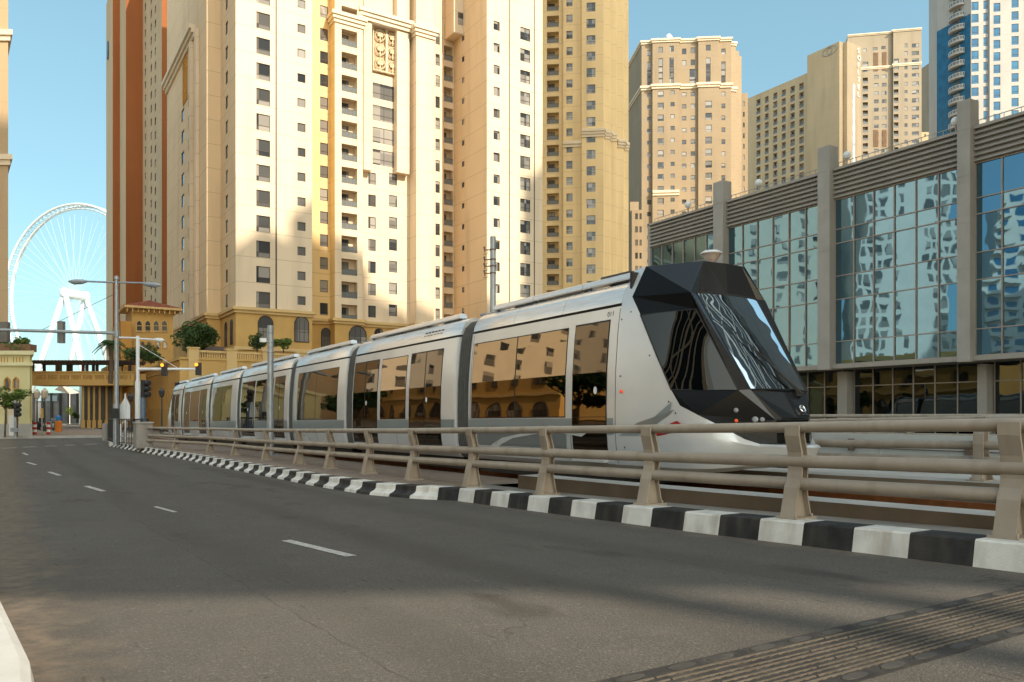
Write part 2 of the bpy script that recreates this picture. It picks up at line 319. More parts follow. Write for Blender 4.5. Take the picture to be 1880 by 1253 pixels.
# kerbs: black and white blocks about half a metre long
prof_a = [(0,0),(.035,.20),(.05,.215),(.36,.215),(.36,-.05)]                       # straight block: (in from foot, up)
prof_b = [(0,0),(.015,.05),(.09,.085),(.125,.12),(.135,.20),(.15,.215),(.42,.215),(.42,-.05)]
kb = MB()
def kerb_run(c0, c1, step, prof, start=0, gap=0, ef=kerb_e, sgn=1):
    c = c0; i = start
    while c < c1 - .01:
        d = min(step, c1-c); sub = 2
        for k in range(sub):
            a = c + d*k/sub; b = c + d*(k+1)/sub - (gap if (i % 2 == 0 and k == sub-1) else 0)
            A = [EC(ef(a)+sgn*x, a, gz(a)+z) for x, z in prof]; B = [EC(ef(b)+sgn*x, b, gz(b)+z) for x, z in prof]
            for j in range(len(prof)-1): kb.poly([A[j], B[j], B[j+1], A[j+1]] if sgn < 0 else [A[j], A[j+1], B[j+1], B[j]], i % 2)
            if k == 0: kb.poly(A, i % 2)
            if k == sub-1: kb.poly(B[::-1], i % 2)
        c += d; i += 1
# joint positions follow the photo: a black block spans c 2.2 .. 2.7
kerb_run(2.83-.53*24, 12.23, .53, prof_a, 0, .006)
kerb_run(12.235, 48.0, .55, prof_b, 0)
tag(kb.build('kerb', [M['kw'], M['kb']]), kind='structure')
# rounded end of the moulded kerb at the junction
k2 = MB(); arc = [EC(e, c) for e, c in KP if c >= 48]
for i in range(len(arc)-1):
    n = max(2, int((arc[i+1]-arc[i]).length/.55)) if i < 3 else 2
    for k in range(n):
        a = arc[i].lerp(arc[i+1], k/n); b = arc[i].lerp(arc[i+1], (k+1)/n); d = (b-a).normalized(); q = Vector((d.y, -d.x, 0))
        k2.par(a+UP*-1.66, b-a, q*.4, UP*.25, k % 2)
tag(k2.build('kerb_return', [M['kw'], M['kb']]), kind='structure')
# near kerb at the lower left corner
lk = MB(); kb_save = kb; kb = lk
def lef(c): return .10 if c < 4.2 else (.10-.07*(c-4.2) if c < 8 else -.166-(c-8)*.6)
kerb_run(-12, 14, .9, [(0,0),(.02,.10),(.06,.125),(.5,.14),(.5,-.05)], 0, 0, lef, -1)
M['kerb_pale'] = mat('pale_kerb', (.46,.46,.44), .8, 0, .1, 4, .3, .2, 60, dirt=((.34,.27,.2), 2.5, .6))
tag(lk.build('left_kerb', [M['kerb_pale'], M['kerb_pale']]), kind='structure')
# pavement behind the right kerb
pv = MB(); cs = sorted(set([c for c in CS if c >= 12.3 and c <= 36] + [12.6,14,16.5,23,32,41,48]))
lst = [c for c in CS if c < 12.3]+[12.3]
for a, b in zip(lst, lst[1:]):
    pv.poly([EC(KE0+.36, a, gz(a)+.205), EC(7.3, a, gz(a)+.205), EC(7.3, b, gz(b)+.205), EC(KE0+.36, b, gz(b)+.205)], 1)
cs2 = [12.3]+[c for c in cs if c > 12.3]
for a, b in zip(cs2, cs2[1:]):
    pv.poly([EC(kerb_e(a)+.42, a, gz(a)+.205), EC(8.6, a, gz(a)+.205), EC(8.6, b, gz(b)+.205), EC(kerb_e(b)+.42, b, gz(b)+.205)], 0)
pv.poly([EC(4.6+.42,48,-1.405), EC(8.6,48,-1.405), EC(40,48,-1.405), EC(40,53,-1.405), EC(8,52.4,-1.405), EC(5.8,51.4,-1.405), EC(5.1,50,-1.405)], 0)
pv.poly([EC(-80, 68, -1.45), EC(8.2, 68, -1.45), EC(8.2, 190, -1.45), EC(-80, 190, -1.45)], 0)
pv.poly([EC(22.4, 68, -1.45), EC(140, 68, -1.45), EC(140, 190, -1.45), EC(22.4, 190, -1.45)], 0)
tag(pv.build('pavement', [M['pave'], M['conc']]), kind='structure')
fk = MB()
fk.par(EC(-80,67.7,-1.65), E1*88.2, E2*.3, UP*.22); fk.par(EC(8.2,67.7,-1.65), E1*.3, E2*130, UP*.22); fk.par(EC(22.1,67.7,-1.65), E1*.3, E2*130, UP*.22); fk.par(EC(22.4,67.7,-1.65), E1*110, E2*.3, UP*.22)
tag(fk.build('far_kerb', M['conc_lt']), kind='structure')
# tram bed: two low concrete upstands and a sunken track between them
def slab_z(c): return -.80-.0175*c if c < 10 else -.975-.0069*(c-10)
tb = MB(); tc = [-60,-10,0,4,8,12.2,20,30,45,60,80]
def strip(mb, prof, c0, c1, mi=0):
    pts = [c0]+[c for c in tc if c0 < c < c1]+[c1]
    for a, b in zip(pts, pts[1:]):
        A = [EC(e, a, slab_z(a)+z) for e, z in prof]; B = [EC(e, b, slab_z(b)+z) for e, z in prof]
        for j in range(len(prof)-1): mb.poly([A[j], A[j+1], B[j+1], B[j]], mi)
    mb.poly([EC(e, c0, slab_z(c0)+z) for e, z in prof], mi); mb.poly([EC(e, c1, slab_z(c1)+z) for e, z in prof][::-1], mi)
strip(tb, [(7.2,-.5),(7.2,0),(7.21,0)], -60, 11.2, 0); strip(tb, [(7.21,0),(7.62,.004)], -60, 11.2, 1); strip(tb, [(7.62,.004),(7.62,-.33)], -60, 11.2, 0)
strip(tb, [(11.15,-.33),(11.15,.0),(11.16,0)], -60, 75, 0); strip(tb, [(11.16,0),(11.75,.004)], -60, 75, 1); strip(tb, [(11.75,.004),(11.75,-.5)], -60, 75, 0)
tb.poly([EC(7.2,11.2,slab_z(11)-.5), EC(7.62,11.2,slab_z(11)-.5), EC(7.62,11.2,slab_z(11)), EC(7.2,11.2,slab_z(11))], 0)
M['brown_conc'] = mat('stained_concrete', (.19,.145,.10), .9, 0, .15, 1.2, .2, .25, 30, dirt=((.11,.08,.055), 1.5, .7))
tag(tb.build('track_upstand', [M['brown_conc'], M['conc_lt']]), kind='structure')
bed = MB(); strip(bed, [(7.62,-.30),(11.15,-.30)], -60, 11.2); strip(bed, [(8.55,-.30),(11.15,-.30)], 11.2, 80)
M['bed'] = mat('track_bed', (.20,.15,.10), .9, 0, .3, 1.5, .2, .4, 25)
M['rust'] = mat('rusty_rail', (.20,.07,.02), .6, .5, .3, 6)
tag(bed.build('track_bed', M['bed']), kind='structure')
rl = MB()
for e in (8.95, 10.38): strip(rl, [(e-.03,-.30),(e-.03,-.2),(e+.03,-.2),(e+.03,-.30)], -60, 80)
tag(rl.build('track_rails', M['rust']), kind='structure')
fr2 = MB()
for a, b in ((-60,0),(0,20),(20,60)): fr2.poly([EC(11.75,a,-1.05), EC(24,a,-1.2), EC(24,b,-1.2), EC(11.75,b,-1.05)])
tag(fr2.build('far_roadway', M['conc_lt']), kind='structure')
# expansion joint across the road, with steel combs
ej = thing('expansion_joint', 'steel finger expansion joint set across the near right corner of the road', 'expansion joint', EC(6, 2.4, gz(2.4)))
EZ = gz(2.25)
b = MB(); b.par(EC(-.1,2.10,EZ-.05), E1*6.45, E2*.60, UP*.058); b.build('rubber_bed', mat('joint_rubber', (.022,.020,.018), .7, 0, .4, 6, .4, .5, 40, dirt=((.09,.075,.06),6,.6)), ej)
M['worn'] = mat('worn_steel', (.125,.105,.08), .55, .4, .25, 10, .5, .2, 60, dirt=((.10,.07,.05),8,.6))
for k, c0 in enumerate((2.195,2.232,2.275,2.312,2.358,2.398,2.445,2.485,2.54,2.59)):
    s = MB(); rj = random.Random(k); e = -.05
    while e < 6.3:
        l = rj.uniform(.9, 1.5); w_ = .011 if k in (0, 9) else rj.choice((.006, .008, .012))
        s.par(EC(e,c0,EZ+.006), E1*(l-.012), E2*w_, UP*.007); x = e
        while x < e+l-.04:
            if rj.random() < .85: s.par(EC(x,c0-.005,EZ+.0055), E1*.03, E2*.006, UP*.0055)
            x += .062
        e += l
    s.build('comb_strip', M['worn'], ej)
bcm = mat('bolt_cover', (.05,.046,.04), .6, .2, .3, 8)
for c0 in (2.148, 2.652):
    e = .05
    while e < 6.2:
        ctr = EC(e, c0, EZ+.0075); s = MB(); s.extr([ctr+E1*.085*math.cos(t*math.pi/6)+E2*.028*math.sin(t*math.pi/6) for t in range(12)], UP*.004); e += .28+.03*math.sin(e*9); s.build('bolt_cover', bcm, ej)

# ------------------------------------------------------------------ guard rails
M['taupe'] = mat('taupe_paint', (.35,.29,.225), .48, 0, .10, 2.5, .5, .10, 40, dirt=((.19,.135,.085), 3.5, .75))
def guardrail(label, e0, cs_posts, zf, c_end, group=None, hts=(.88,.535,.31), c_start=-14, lean=1, joints=(), ef=None, zb=None):
    zb = zb or zf
    ef = ef or (lambda c: e0)
    root = thing('guard_rail', label, 'guard rail', EC(e0, cs_posts[0], zf(cs_posts[0])), group)
    for h, rr in zip(hts, (.055,.064,.064)):
        p = MB(); pts = [c_start]+[c for c in (-8,-4,-1,2,4,6,8,10,12,15,18,22,26,30,32,34,35.5,37,38) if c_start < c < c_end]+[c_end]
        p.tube([EC(ef(c)+.02, c, zf(c)+h) for c in pts], rr, 14)
        for j in joints: p.tube([EC(ef(j)+.02, j-.07, zf(j)+h), EC(ef(j)+.02, j+.07, zf(j)+h)], rr+.004, 14)
        p.build('rail', M['taupe'], root, auto=50)
    for c in cs_posts:
        q = MB(); z = zb(c); O = EC(ef(c), c, z); n = E1*lean; w = .075; UP = Vector((0,0,1))*((zf(c)+.9-z)/.9)
        def plate(outline, t0, t1): q.extr([O + n*x + UP*y + E2*t0 for x, y in outline], E2*(t1-t0))
        # cast I-section, curved like a swan neck: front and rear flange with a thin web between them
        web = [(-.12,0),(.14,0),(.115,.12),(.085,.26),(.09,.40),(.10,.52),(.085,.66),(.04,.80),(.04,.90),(-.055,.90),(-.05,.80),(-.005,.64),(0,.52),(-.015,.40),(-.055,.32),(-.075,.2)]
        plate(web, -.014, .014)
        def flange(line, hw, th):
            for (x0, y0), (x1, y1) in zip(line, line[1:]):
                q.par(O+n*x0+UP*y0-E2*hw, E2*2*hw, n*(x1-x0)+UP*(y1-y0), n*th)
        flange([(-.14,.015),(-.095,.2),(-.075,.30),(-.035,.39),(-.02,.46),(-.018,.54),(-.025,.64),(-.07,.80),(-.07,.90)], .085, .024)
        flange([(.135,.015),(.11,.12),(.08,.26),(.083,.40),(.093,.52),(.078,.66),(.035,.80),(.035,.90)], .07, .016)
        q.par(O-n*.16-E2*.12-UP*.01, n*.34, E2*.24, UP*.03)
        for a in (-.12,.13):
            for d in (-.09,.09): q.lathe(O+n*a+E2*d+UP*.02, [(.014,0),(.014,.03)], 6)
        q.build('post', M['taupe'], root)
    return root
posts = [c+3.22 for c in (-4.4,-2.2,0,2.06,4.24,6.5,8.74,11.1,13.4,15.9,18.4,21.7,25.7,29.3,33.3)]
kt = lambda c: gz(c)+.213
guardrail('long three pipe guard rail on the striped kerb in front of the tram', 6.74, posts, rz, 39.3, 'guard rails beside the tram track', joints=(9.6,21), zb=kt, ef=lambda c: 6.74 if c < 30 else 6.74-.0165*(c-30)**2)
guardrail('taupe guard rail on the far side of the track right of the tram nose', 11.5, [-1.6,.9,3.4,5.9], slab_z, 9.0, 'guard rails beside the tram track', hts=(.86,.5,.28), c_start=-14, lean=-1)
guardrail('most distant taupe guard rail along the far roadway below the glass building', 23.2, [-6,-1,4,9,14,19], lambda c: -.86, 26, 'guard rails beside the tram track', hts=(.88,.55,.3), c_start=-14, lean=-1)
pw = MB(); pw.par(EC(18.0,-40,-1.3), E2*70, E1*.3, UP*.86)
for k in range(22): pw.par(EC(17.97,-10+k*2.4,-1.25), E2*.03, E1*.03, UP*.6)
pwr = tag(pw.build('parapet_wall', M['conc_lt']), 'pale concrete parapet wall behind the far guard rail', 'wall')
cd = MB(); cd.tube([EC(17.95,-10,-.62), EC(17.95,26,-.62)], .02, 6); cd.tube([EC(17.95,-10,-.78), EC(17.95,26,-.78)], .015, 6)
for k in range(12): cd.par(EC(17.9,-8+k*2.9,-.86), E2*.16, E1*.05, UP*.3)
cd.build('conduit', mat('brown_conduit', (.10,.07,.05), .6), pwr)
# concrete block that ends the rail
cb = thing('concrete_block', 'grey concrete end block where the near guard rail stops', 'concrete block', EC(5.15, 39.8, kt(38)))
q = MB(); O = EC(5.2, 39.8, kt(38)-.05); q.cbox(O, E2, 1.0, .7, O.z, O.z+1.12); q.build('block', M['conc'], cb, bevel=.03)
q = MB(); q.cbox(O, E2, 1.06, .76, O.z+1.12, O.z+1.2); q.build('coping', M['conc_lt'], cb, bevel=.02)
# ------------------------------------------------------------------ the tram
M['silver'] = mat('silver_paint', (.63,.64,.64), .27, .25, .05, 1.2, .5, 0, coat=.25, dirt=((.36,.35,.32), .6, .35))
M['silver_roof'] = mat('brushed_silver', (.74,.74,.73), .26, .45, .10, 2.0, stretch=(1,1,14))
M['tram_black'] = mat('black_gloss', (.007,.007,.007), .14, 0, .2, 2, .14, coat=.0)
M['tram_char'] = mat('charcoal_gloss', (.016,.017,.019), .2, .0, .15, 2, .45, coat=.1)
M['rubber'] = mat('rubber', (.012,.011,.010), .6)
M['bellow'] = mat('bellows_fabric', (.10,.096,.088), .75, 0, .15, 6)
M['stripe'] = mat('blue_grey_film', (.22,.27,.29), .3, .2, .05, 1, coat=.3)
M['stripe2'] = mat('dark_grey_film', (.19,.21,.21), .3, .2, .05, 1, coat=.3)
M['pale_film'] = mat('pale_film', (.60,.61,.60), .3, .2, .05, 1, coat=.3)
M['red'] = mat('red_film', (.45,.012,.012), .35)
M['white'] = mat('white_film', (.8,.8,.78), .4)
M['roofdark'] = mat('roof_equipment', (.09,.09,.09), .7, .2, .3, 3)
M['roofgrey'] = mat('roof_equipment_grey', (.30,.31,.32), .5, .4, .2, 3)
def mirror(name, col, rough=.02, bump=.03, bscale=.9):
    m = bpy.data.materials.new(name); m.use_nodes = True; N = m.node_tree.nodes; L = m.node_tree.links; p = N['Principled BSDF']
    p.inputs['Base Color'].default_value = (*col, 1); p.inputs['Metallic'].default_value = 1; p.inputs['Roughness'].default_value = rough
    g = N.new('ShaderNodeNewGeometry'); no = N.new('ShaderNodeTexNoise'); no.inputs['Scale'].default_value = bscale; no.inputs['Detail'].default_value = 1.2; L.new(g.outputs['Position'], no.inputs[0])
    b = N.new('ShaderNodeBump'); b.inputs['Strength'].default_value = bump; b.inputs['Distance'].default_value = 1.0; L.new(no.outputs[0], b.inputs['Height']); L.new(b.outputs[0], p.inputs['Normal'])
    return m
M['tram_glass'] = mirror('tinted_tram_glass', (.21,.16,.105), .015, .0035, 1.0)
M['door_glass'] = mirror('tinted_door_glass', (.10,.08,.058), .02, .005, 1.0)
M['cab_glass'] = mirror('cab_side_glass', (.085,.075,.062), .012, .07, .45)
def ws_glass():
    m = bpy.data.materials.new('windscreen_glass'); m.use_nodes = True; N = m.node_tree.nodes; L = m.node_tree.links; N.remove(N['Principled BSDF'])
    t = N.new('ShaderNodeBsdfTransparent'); t.inputs[0].default_value = (.82,.90,.88,1); gl = N.new('ShaderNodeBsdfGlossy'); gl.inputs['Roughness'].default_value = .02; gl.inputs[0].default_value = (.85,.95,1,1)
    fr = N.new('ShaderNodeFresnel'); fr.inputs[0].default_value = 1.32; mx = N.new('ShaderNodeMixShader'); L.new(fr.outputs[0], mx.inputs[0]); L.new(t.outputs[0], mx.inputs[1]); L.new(gl.outputs[0], mx.inputs[2])
    g = N.new('ShaderNodeNewGeometry'); no = N.new('ShaderNodeTexNoise'); no.inputs['Scale'].default_value = .9; L.new(g.outputs['Position'], no.inputs[0])
    b = N.new('ShaderNodeBump'); b.inputs['Strength'].default_value = .018; b.inputs['Distance'].default_value = 1; L.new(no.outputs[0], b.inputs['Height']); L.new(b.outputs[0], gl.inputs['Normal'])
    L.new(mx.outputs[0], N['Material Output'].inputs[0]); return m
M['ws'] = ws_glass()
def emit(name, col, s):
    m = bpy.data.materials.new(name); m.use_nodes = True; p = m.node_tree.nodes['Principled BSDF']; p.inputs['Base Color'].default_value = (*col, 1)
    p.inputs['Emission Color'].default_value = (*col, 1); p.inputs['Emission Strength'].default_value = s; return m
S0 = 7.3
def T(u, v, z): return EC(9.625-v, S0+u, -.86-.0069*(S0+u-9.96)+z)
def pxu(px, e=8.32):
    r_ = (px-CX)/F; s = e*(E1.x-E1.y*r_)/(E1.y+E1.x*r_); return s-S0
PROF = [(1.16,0),(1.25,.08),(1.305,.35),(1.325,.6),(1.33,1.0),(1.318,1.6),(1.272,2.2),(1.24,2.46),(1.21,2.655)]
ROOF = [(1.20,2.705),(1.17,2.82),(1.09,2.97),(.98,3.06),(.86,3.10),(0,3.12)]
def pv_(z):
    for (va, za), (vb, zb) in zip(PROF, PROF[1:]):
        if z <= zb: return va+(vb-va)*(z-za)/(zb-za)
    return PROF[-1][0]
def patch(mb, u0, u1, z0, z1, off=.004, mi=0, thick=True, nu=1):
    zs = [z0]+[z for _, z in PROF if z0 < z < z1]+[z1]
    for a, b in zip(zs, zs[1:]):
        for k in range(nu):
            ua = u0+(u1-u0)*k/nu; ub = u0+(u1-u0)*(k+1)/nu
            mb.poly([T(ub,pv_(a)+off,a), T(ua,pv_(a)+off,a), T(ua,pv_(b)+off,b), T(ub,pv_(b)+off,b)], mi)
    if thick:
        for u, s in ((u0, 1), (u1, -1)):
            for a, b in zip(zs, zs[1:]):
                q = [T(u,pv_(a)+off,a), T(u,pv_(a)-.01,a), T(u,pv_(b)-.01,b), T(u,pv_(b)+off,b)]; mb.poly(q if s > 0 else q[::-1], mi)
        for z, s in ((z0, 1), (z1, -1)):
            q = [T(u0,pv_(z)+off,z), T(u1,pv_(z)+off,z), T(u1,pv_(z)-.01,z), T(u0,pv_(z)-.01,z)]; mb.poly(q if s > 0 else q[::-1], mi)
tram = thing('tram', 'long silver tram with black angular front cab and dark tinted windows on the fenced track', 'tram', T(0,0,-.2))
def loft(mb, prof, us, mi=0, inset=(0,0), ends=True):
    full = [(v, z) for v, z in prof] + [(-v, z) for v, z in prof[::-1] if v > 0]
    rings = [[T(u, v*s, z) for v, z in full] for u, s in us]
    for A, B in zip(rings, rings[1:]):
        for j in range(len(full)-1): mb.poly([A[j], A[j+1], B[j+1], B[j]], mi)
    if ends: mb.poly(rings[0], mi); mb.poly(rings[-1][::-1], mi)
def car_section(u0, u1):
    us = [(u0,.972),(u0+.04,.993),(u0+.1,1),(u1-.1,1),(u1-.04,.993),(u1,.972)]
    if u0 == 2.68: us = us[2:]; us[0] = (u0, 1)
    if u1 == 44.4: us = us[:-2]
    b = MB(); loft(b, PROF, us); body = b.build('car_body', M['silver'], tram, auto=25)
    b = MB(); loft(b, [(1.165,2.65),(1.165,2.71)], us); b.build('gutter_seal', M['rubber'], body)
    for uu, z0, z1 in [(u0+(u1-u0)*k/4, .1, .56) for k in (1,2,3)]+[(u1-.14, .1, 2.62)]+([(2.70, .1, 2.62)] if u0 == 2.68 else []):
        sm = MB(); patch(sm, uu-.005, uu+.005, z0, z1, .0022); sm.build('panel_seam', M['rubber'], body)
    n = 3 if u1-u0 < 6.2 else 4
    r_ = MB(); L_ = (u1-u0)
    for k in range(n):
        a = u0+L_*k/n; c = u0+L_*(k+1)/n; e0 = .975 if k == 0 and u0 != 2.68 else 1; e1 = .975 if k == n-1 else 1
        loft(r_, ROOF, [(a+.006, e0),(a+.07, 1),(c-.07, 1),(c-.006, e1)])
    r_.build('roof_panel', M['silver_roof'], body, auto=25)
    # raised fairing rails that hide the roof equipment
    f = MB(); q = MB(); a = u0+.45; c = u1-.4; k = 0
    if u0 == 2.68: a = 2.5
    m_ = 3
    for j in range(m_):
        x0 = a+(c-a)*j/m_+.008; x1 = a+(c-a)*(j+1)/m_-.008
        for s in (1, -1):
            t0 = .16 if j == 0 and u0 != 2.68 else 0; t1 = .16 if j == m_-1 else 0
            pts = [(.74,3.14),(.93,3.135),(.95,3.155),(.92,3.235),(.86,3.26),(.74,3.25)]
            A = [T(x0+t0*(z-3.12)*5, s*v, z) for v, z in pts]; B = [T(x1-t1*(z-3.12)*5, s*v, z) for v, z in pts]
            for i in range(len(pts)): f.poly([A[i], A[(i+1)%6], B[(i+1)%6], B[i]])
            f.poly(A); f.poly(B[::-1])
            if j % 2 == 1: f.par(T(x0, s*.78-.04, 3.1), T(x1, s*.78-.04, 3.1)-T(x0, s*.78-.04, 3.1), EC(-.04*s,0)*1, UP*.07)
        q.par(T(x0+.2,.6,3.1), T(x1-.35,.6,3.1)-T(x0+.2,.6,3.1), E1*1.2, UP*(.08+.03*(j%2)), j % 2)
        for i in range(14):
            x = x0+.3+(x1-x0-.8)*i/14; q.par(T(x,.70,3.1), E2*.03, E1*.05, UP*.1, 1)
        for x in (x0+.05, x1-.1): q.par(T(x,.86,3.09), E2*.05, E1*.06, UP*.09, 1)
    f.build('roof_fairing', M['silver_roof'], body, auto=30, fix=True); q.build('roof_equipment', [M['roofdark'], M['roofgrey']], body)
    return body
def window(body, u0, u1, splits=(), z0=.85, z1=2.44):
    w_ = MB(); patch(w_, u0, u1, z0, z1, .003); o = w_.build('window', M['rubber'], body)
    ss = [u0]+list(splits)+[u1]; g_ = MB()
    for a, b in zip(ss, ss[1:]): patch(g_, a+.018, b-.018, z0+.02, z1-.02, .007, nu=1)
    g_.build('pane', M['tram_glass'], body)
def door(body, u0, u1, double=True):
    d = MB(); patch(d, u0, u1, .22, 2.46, .003); d.build('door', M['rubber'], body)
    mid = (u0+u1)/2; g_ = MB()
    for a, b in (((u0, mid), (mid, u1)) if double else ((u0, u1),)):
        patch(g_, a+.022, b-.022, .86, 2.43, .008)
        patch(g_, a+.022, b-.022, .28, .85, .008)
    g_.build('door_pane', M['door_glass'], body)
    s = MB(); s.par(T(u0+.05, 1.36, .10), T(u1-.05,1.36,.10)-T(u0+.05,1.36,.10), E1*.14, UP*.045); s.build('door_step', M['pale_film'], body)
    s = MB(); c = T(mid-.12 if double else u0+.3, pv_(1.3)+.011, 1.3); s.extr([c+E2*.045*math.cos(t*math.pi/6)+UP*.065*math.sin(t*math.pi/6) for t in range(12)], E1*.006); s.build('door_button', M['white'], body)
def stripes(body, a, b):
    s = MB(); patch(s, a, b, .56, .835, .0025); s.build('stripe', M['stripe'], body)
def vents(body, u0, n, z0):
    s = MB()
    for k in range(n):
        for zz in (0, .07): s.poly([T(u0+k*.17+.13,1.172-.5*zz,z0+zz), T(u0+k*.17,1.172-.5*zz,z0+zz), T(u0+k*.17,1.150-.5*zz,z0+zz+.035), T(u0+k*.17+.13,1.150-.5*zz,z0+zz+.035)])
    s.build('vent', M['rubber'], body)
J = [7.9, pxu(640), pxu(533), pxu(437), pxu(384), pxu(333)]
bodies = []
spans = [(2.68, J[0]-.27)]+[(J[i]+.27, J[i+1]-.27) for i in range(5)]+[(J[5]+.27, 44.4)]
for a, b in spans: bodies.append(car_section(a, b))
# cab car
B = bodies[0]
stripes(B, 2.75, J[0]-.32)
window(B, pxu(1040), pxu(867), (pxu(947),)); door(B, pxu(1116), pxu(1052), False)
s = MB()
for z0, z1 in ((.36,.545),): patch(s, pxu(1040), pxu(880), .30, .575, .0035)
s.build('access_panel', M['stripe2'], B)
# pale swoosh graphic on the lower panels
def prof_poly(mb, pts, off=.006, n=6, mi=0):                # a flat graphic following the body side; pts (u,z)
    us = [p[0] for p in pts]; zs = [p[1] for p in pts]
    mb.poly([T(u, pv_(z)+off, z) for u, z in pts][::-1], mi)
s = MB(); prof_poly(s, [(7.0,.10),(6.6,.33),(6.2,.46),(5.5,.55),(4.9,.56),(5.8,.46),(6.25,.33),(6.45,.2),(6.7,.1)], .012)
prof_poly(s, [(4.2,.58),(3.6,.52),(3.4,.60)], .012); s.build('swoosh', M['pale_film'], B)
s = MB(); prof_poly(s, [(7.2,.3),(6.7,.50),(5.9,.60),(7.2,.6)], .010); prof_poly(s, [(4.9,.50),(4.05,.42),(4.05,.6),(5.3,.6)], .010); s.build('film', M['stripe2'], B)
for uu in (pxu(905), pxu(995)):
    s = MB(); patch(s, uu-.11, uu+.11, .68, .80, .008); s.build('latch_plate', M['roofgrey'], B)
# following cars
B = bodies[1]; stripes(B, spans[1][0]+.05, spans[1][1]-.05); door(B, pxu(811), pxu(752)); window(B, pxu(746), pxu(699)); door(B, pxu(694), pxu(649)); vents(B, pxu(803), 6, 2.82)
B = bodies[2]; stripes(B, spans[2][0]+.05, spans[2][1]-.05); window(B, pxu(620), pxu(546), (pxu(580),))
s = MB(); prof_poly(s, [(15.6,.1),(16.3,.52),(17.2,.1)], .012); prof_poly(s, [(18.2,.1),(18.9,.56),(19.4,.56),(19.6,.1)], .012); s.build('swoosh', M['pale_film'], B)
B = bodies[3]; stripes(B, spans[3][0]+.05, spans[3][1]-.05); door(B, pxu(522), pxu(503)); window(B, pxu(501), pxu(469)); door(B, pxu(467), pxu(443)); vents(B, pxu(500), 6, 2.82)
B = bodies[4]; stripes(B, spans[4][0]+.05, spans[4][1]-.05); window(B, pxu(424), pxu(390), (pxu(407),))
B = bodies[5]; stripes(B, spans[5][0]+.05, spans[5][1]-.05); door(B, pxu(378.5), pxu(366)); window(B, pxu(365), pxu(349)); door(B, pxu(348), pxu(338)); vents(B, pxu(365), 6, 2.82)
B = bodies[6]; stripes(B, spans[6][0]+.05, 44.3); window(B, 42.0, 43.2); door(B, 43.35, 44.2, False)
# bellows between the cars and the roof couplers
for j in J:
    b = MB(); us = []
    for k in range(7):
        x = j-.27+.54*k/6
        us += [(x-.016,.90),(x+.016,.90),(x+.024,.965),(x+.052,.965)] if k < 6 else [(x,.93)]
    full = PROF+[(1.12,2.85),(.95,3.0),(0,3.02)]; loft(b, full, us); b.build('bellows', M['bellow'], tram)
    b = MB()
    for s_ in (1,-1): b.par(T(j-.16,s_*.55-.15,3.0), E2*.32, E1*.3, UP*.26); b.tube([T(j-.45,s_*.55,3.2), T(j-.1,s_*.6,3.14), T(j+.45,s_*.55,3.2)], .05, 8)
    b.build('roof_coupler', M['roofgrey'], tram, bevel=.03)
for a, b_ in spans:
    q = MB(); q.par(T(a+.1,1.05,-.27), T(b_-.1,1.05,-.27)-T(a+.1,1.05,-.27), E1*2.1, UP*.32); q.build('underframe', M['rubber'], tram)
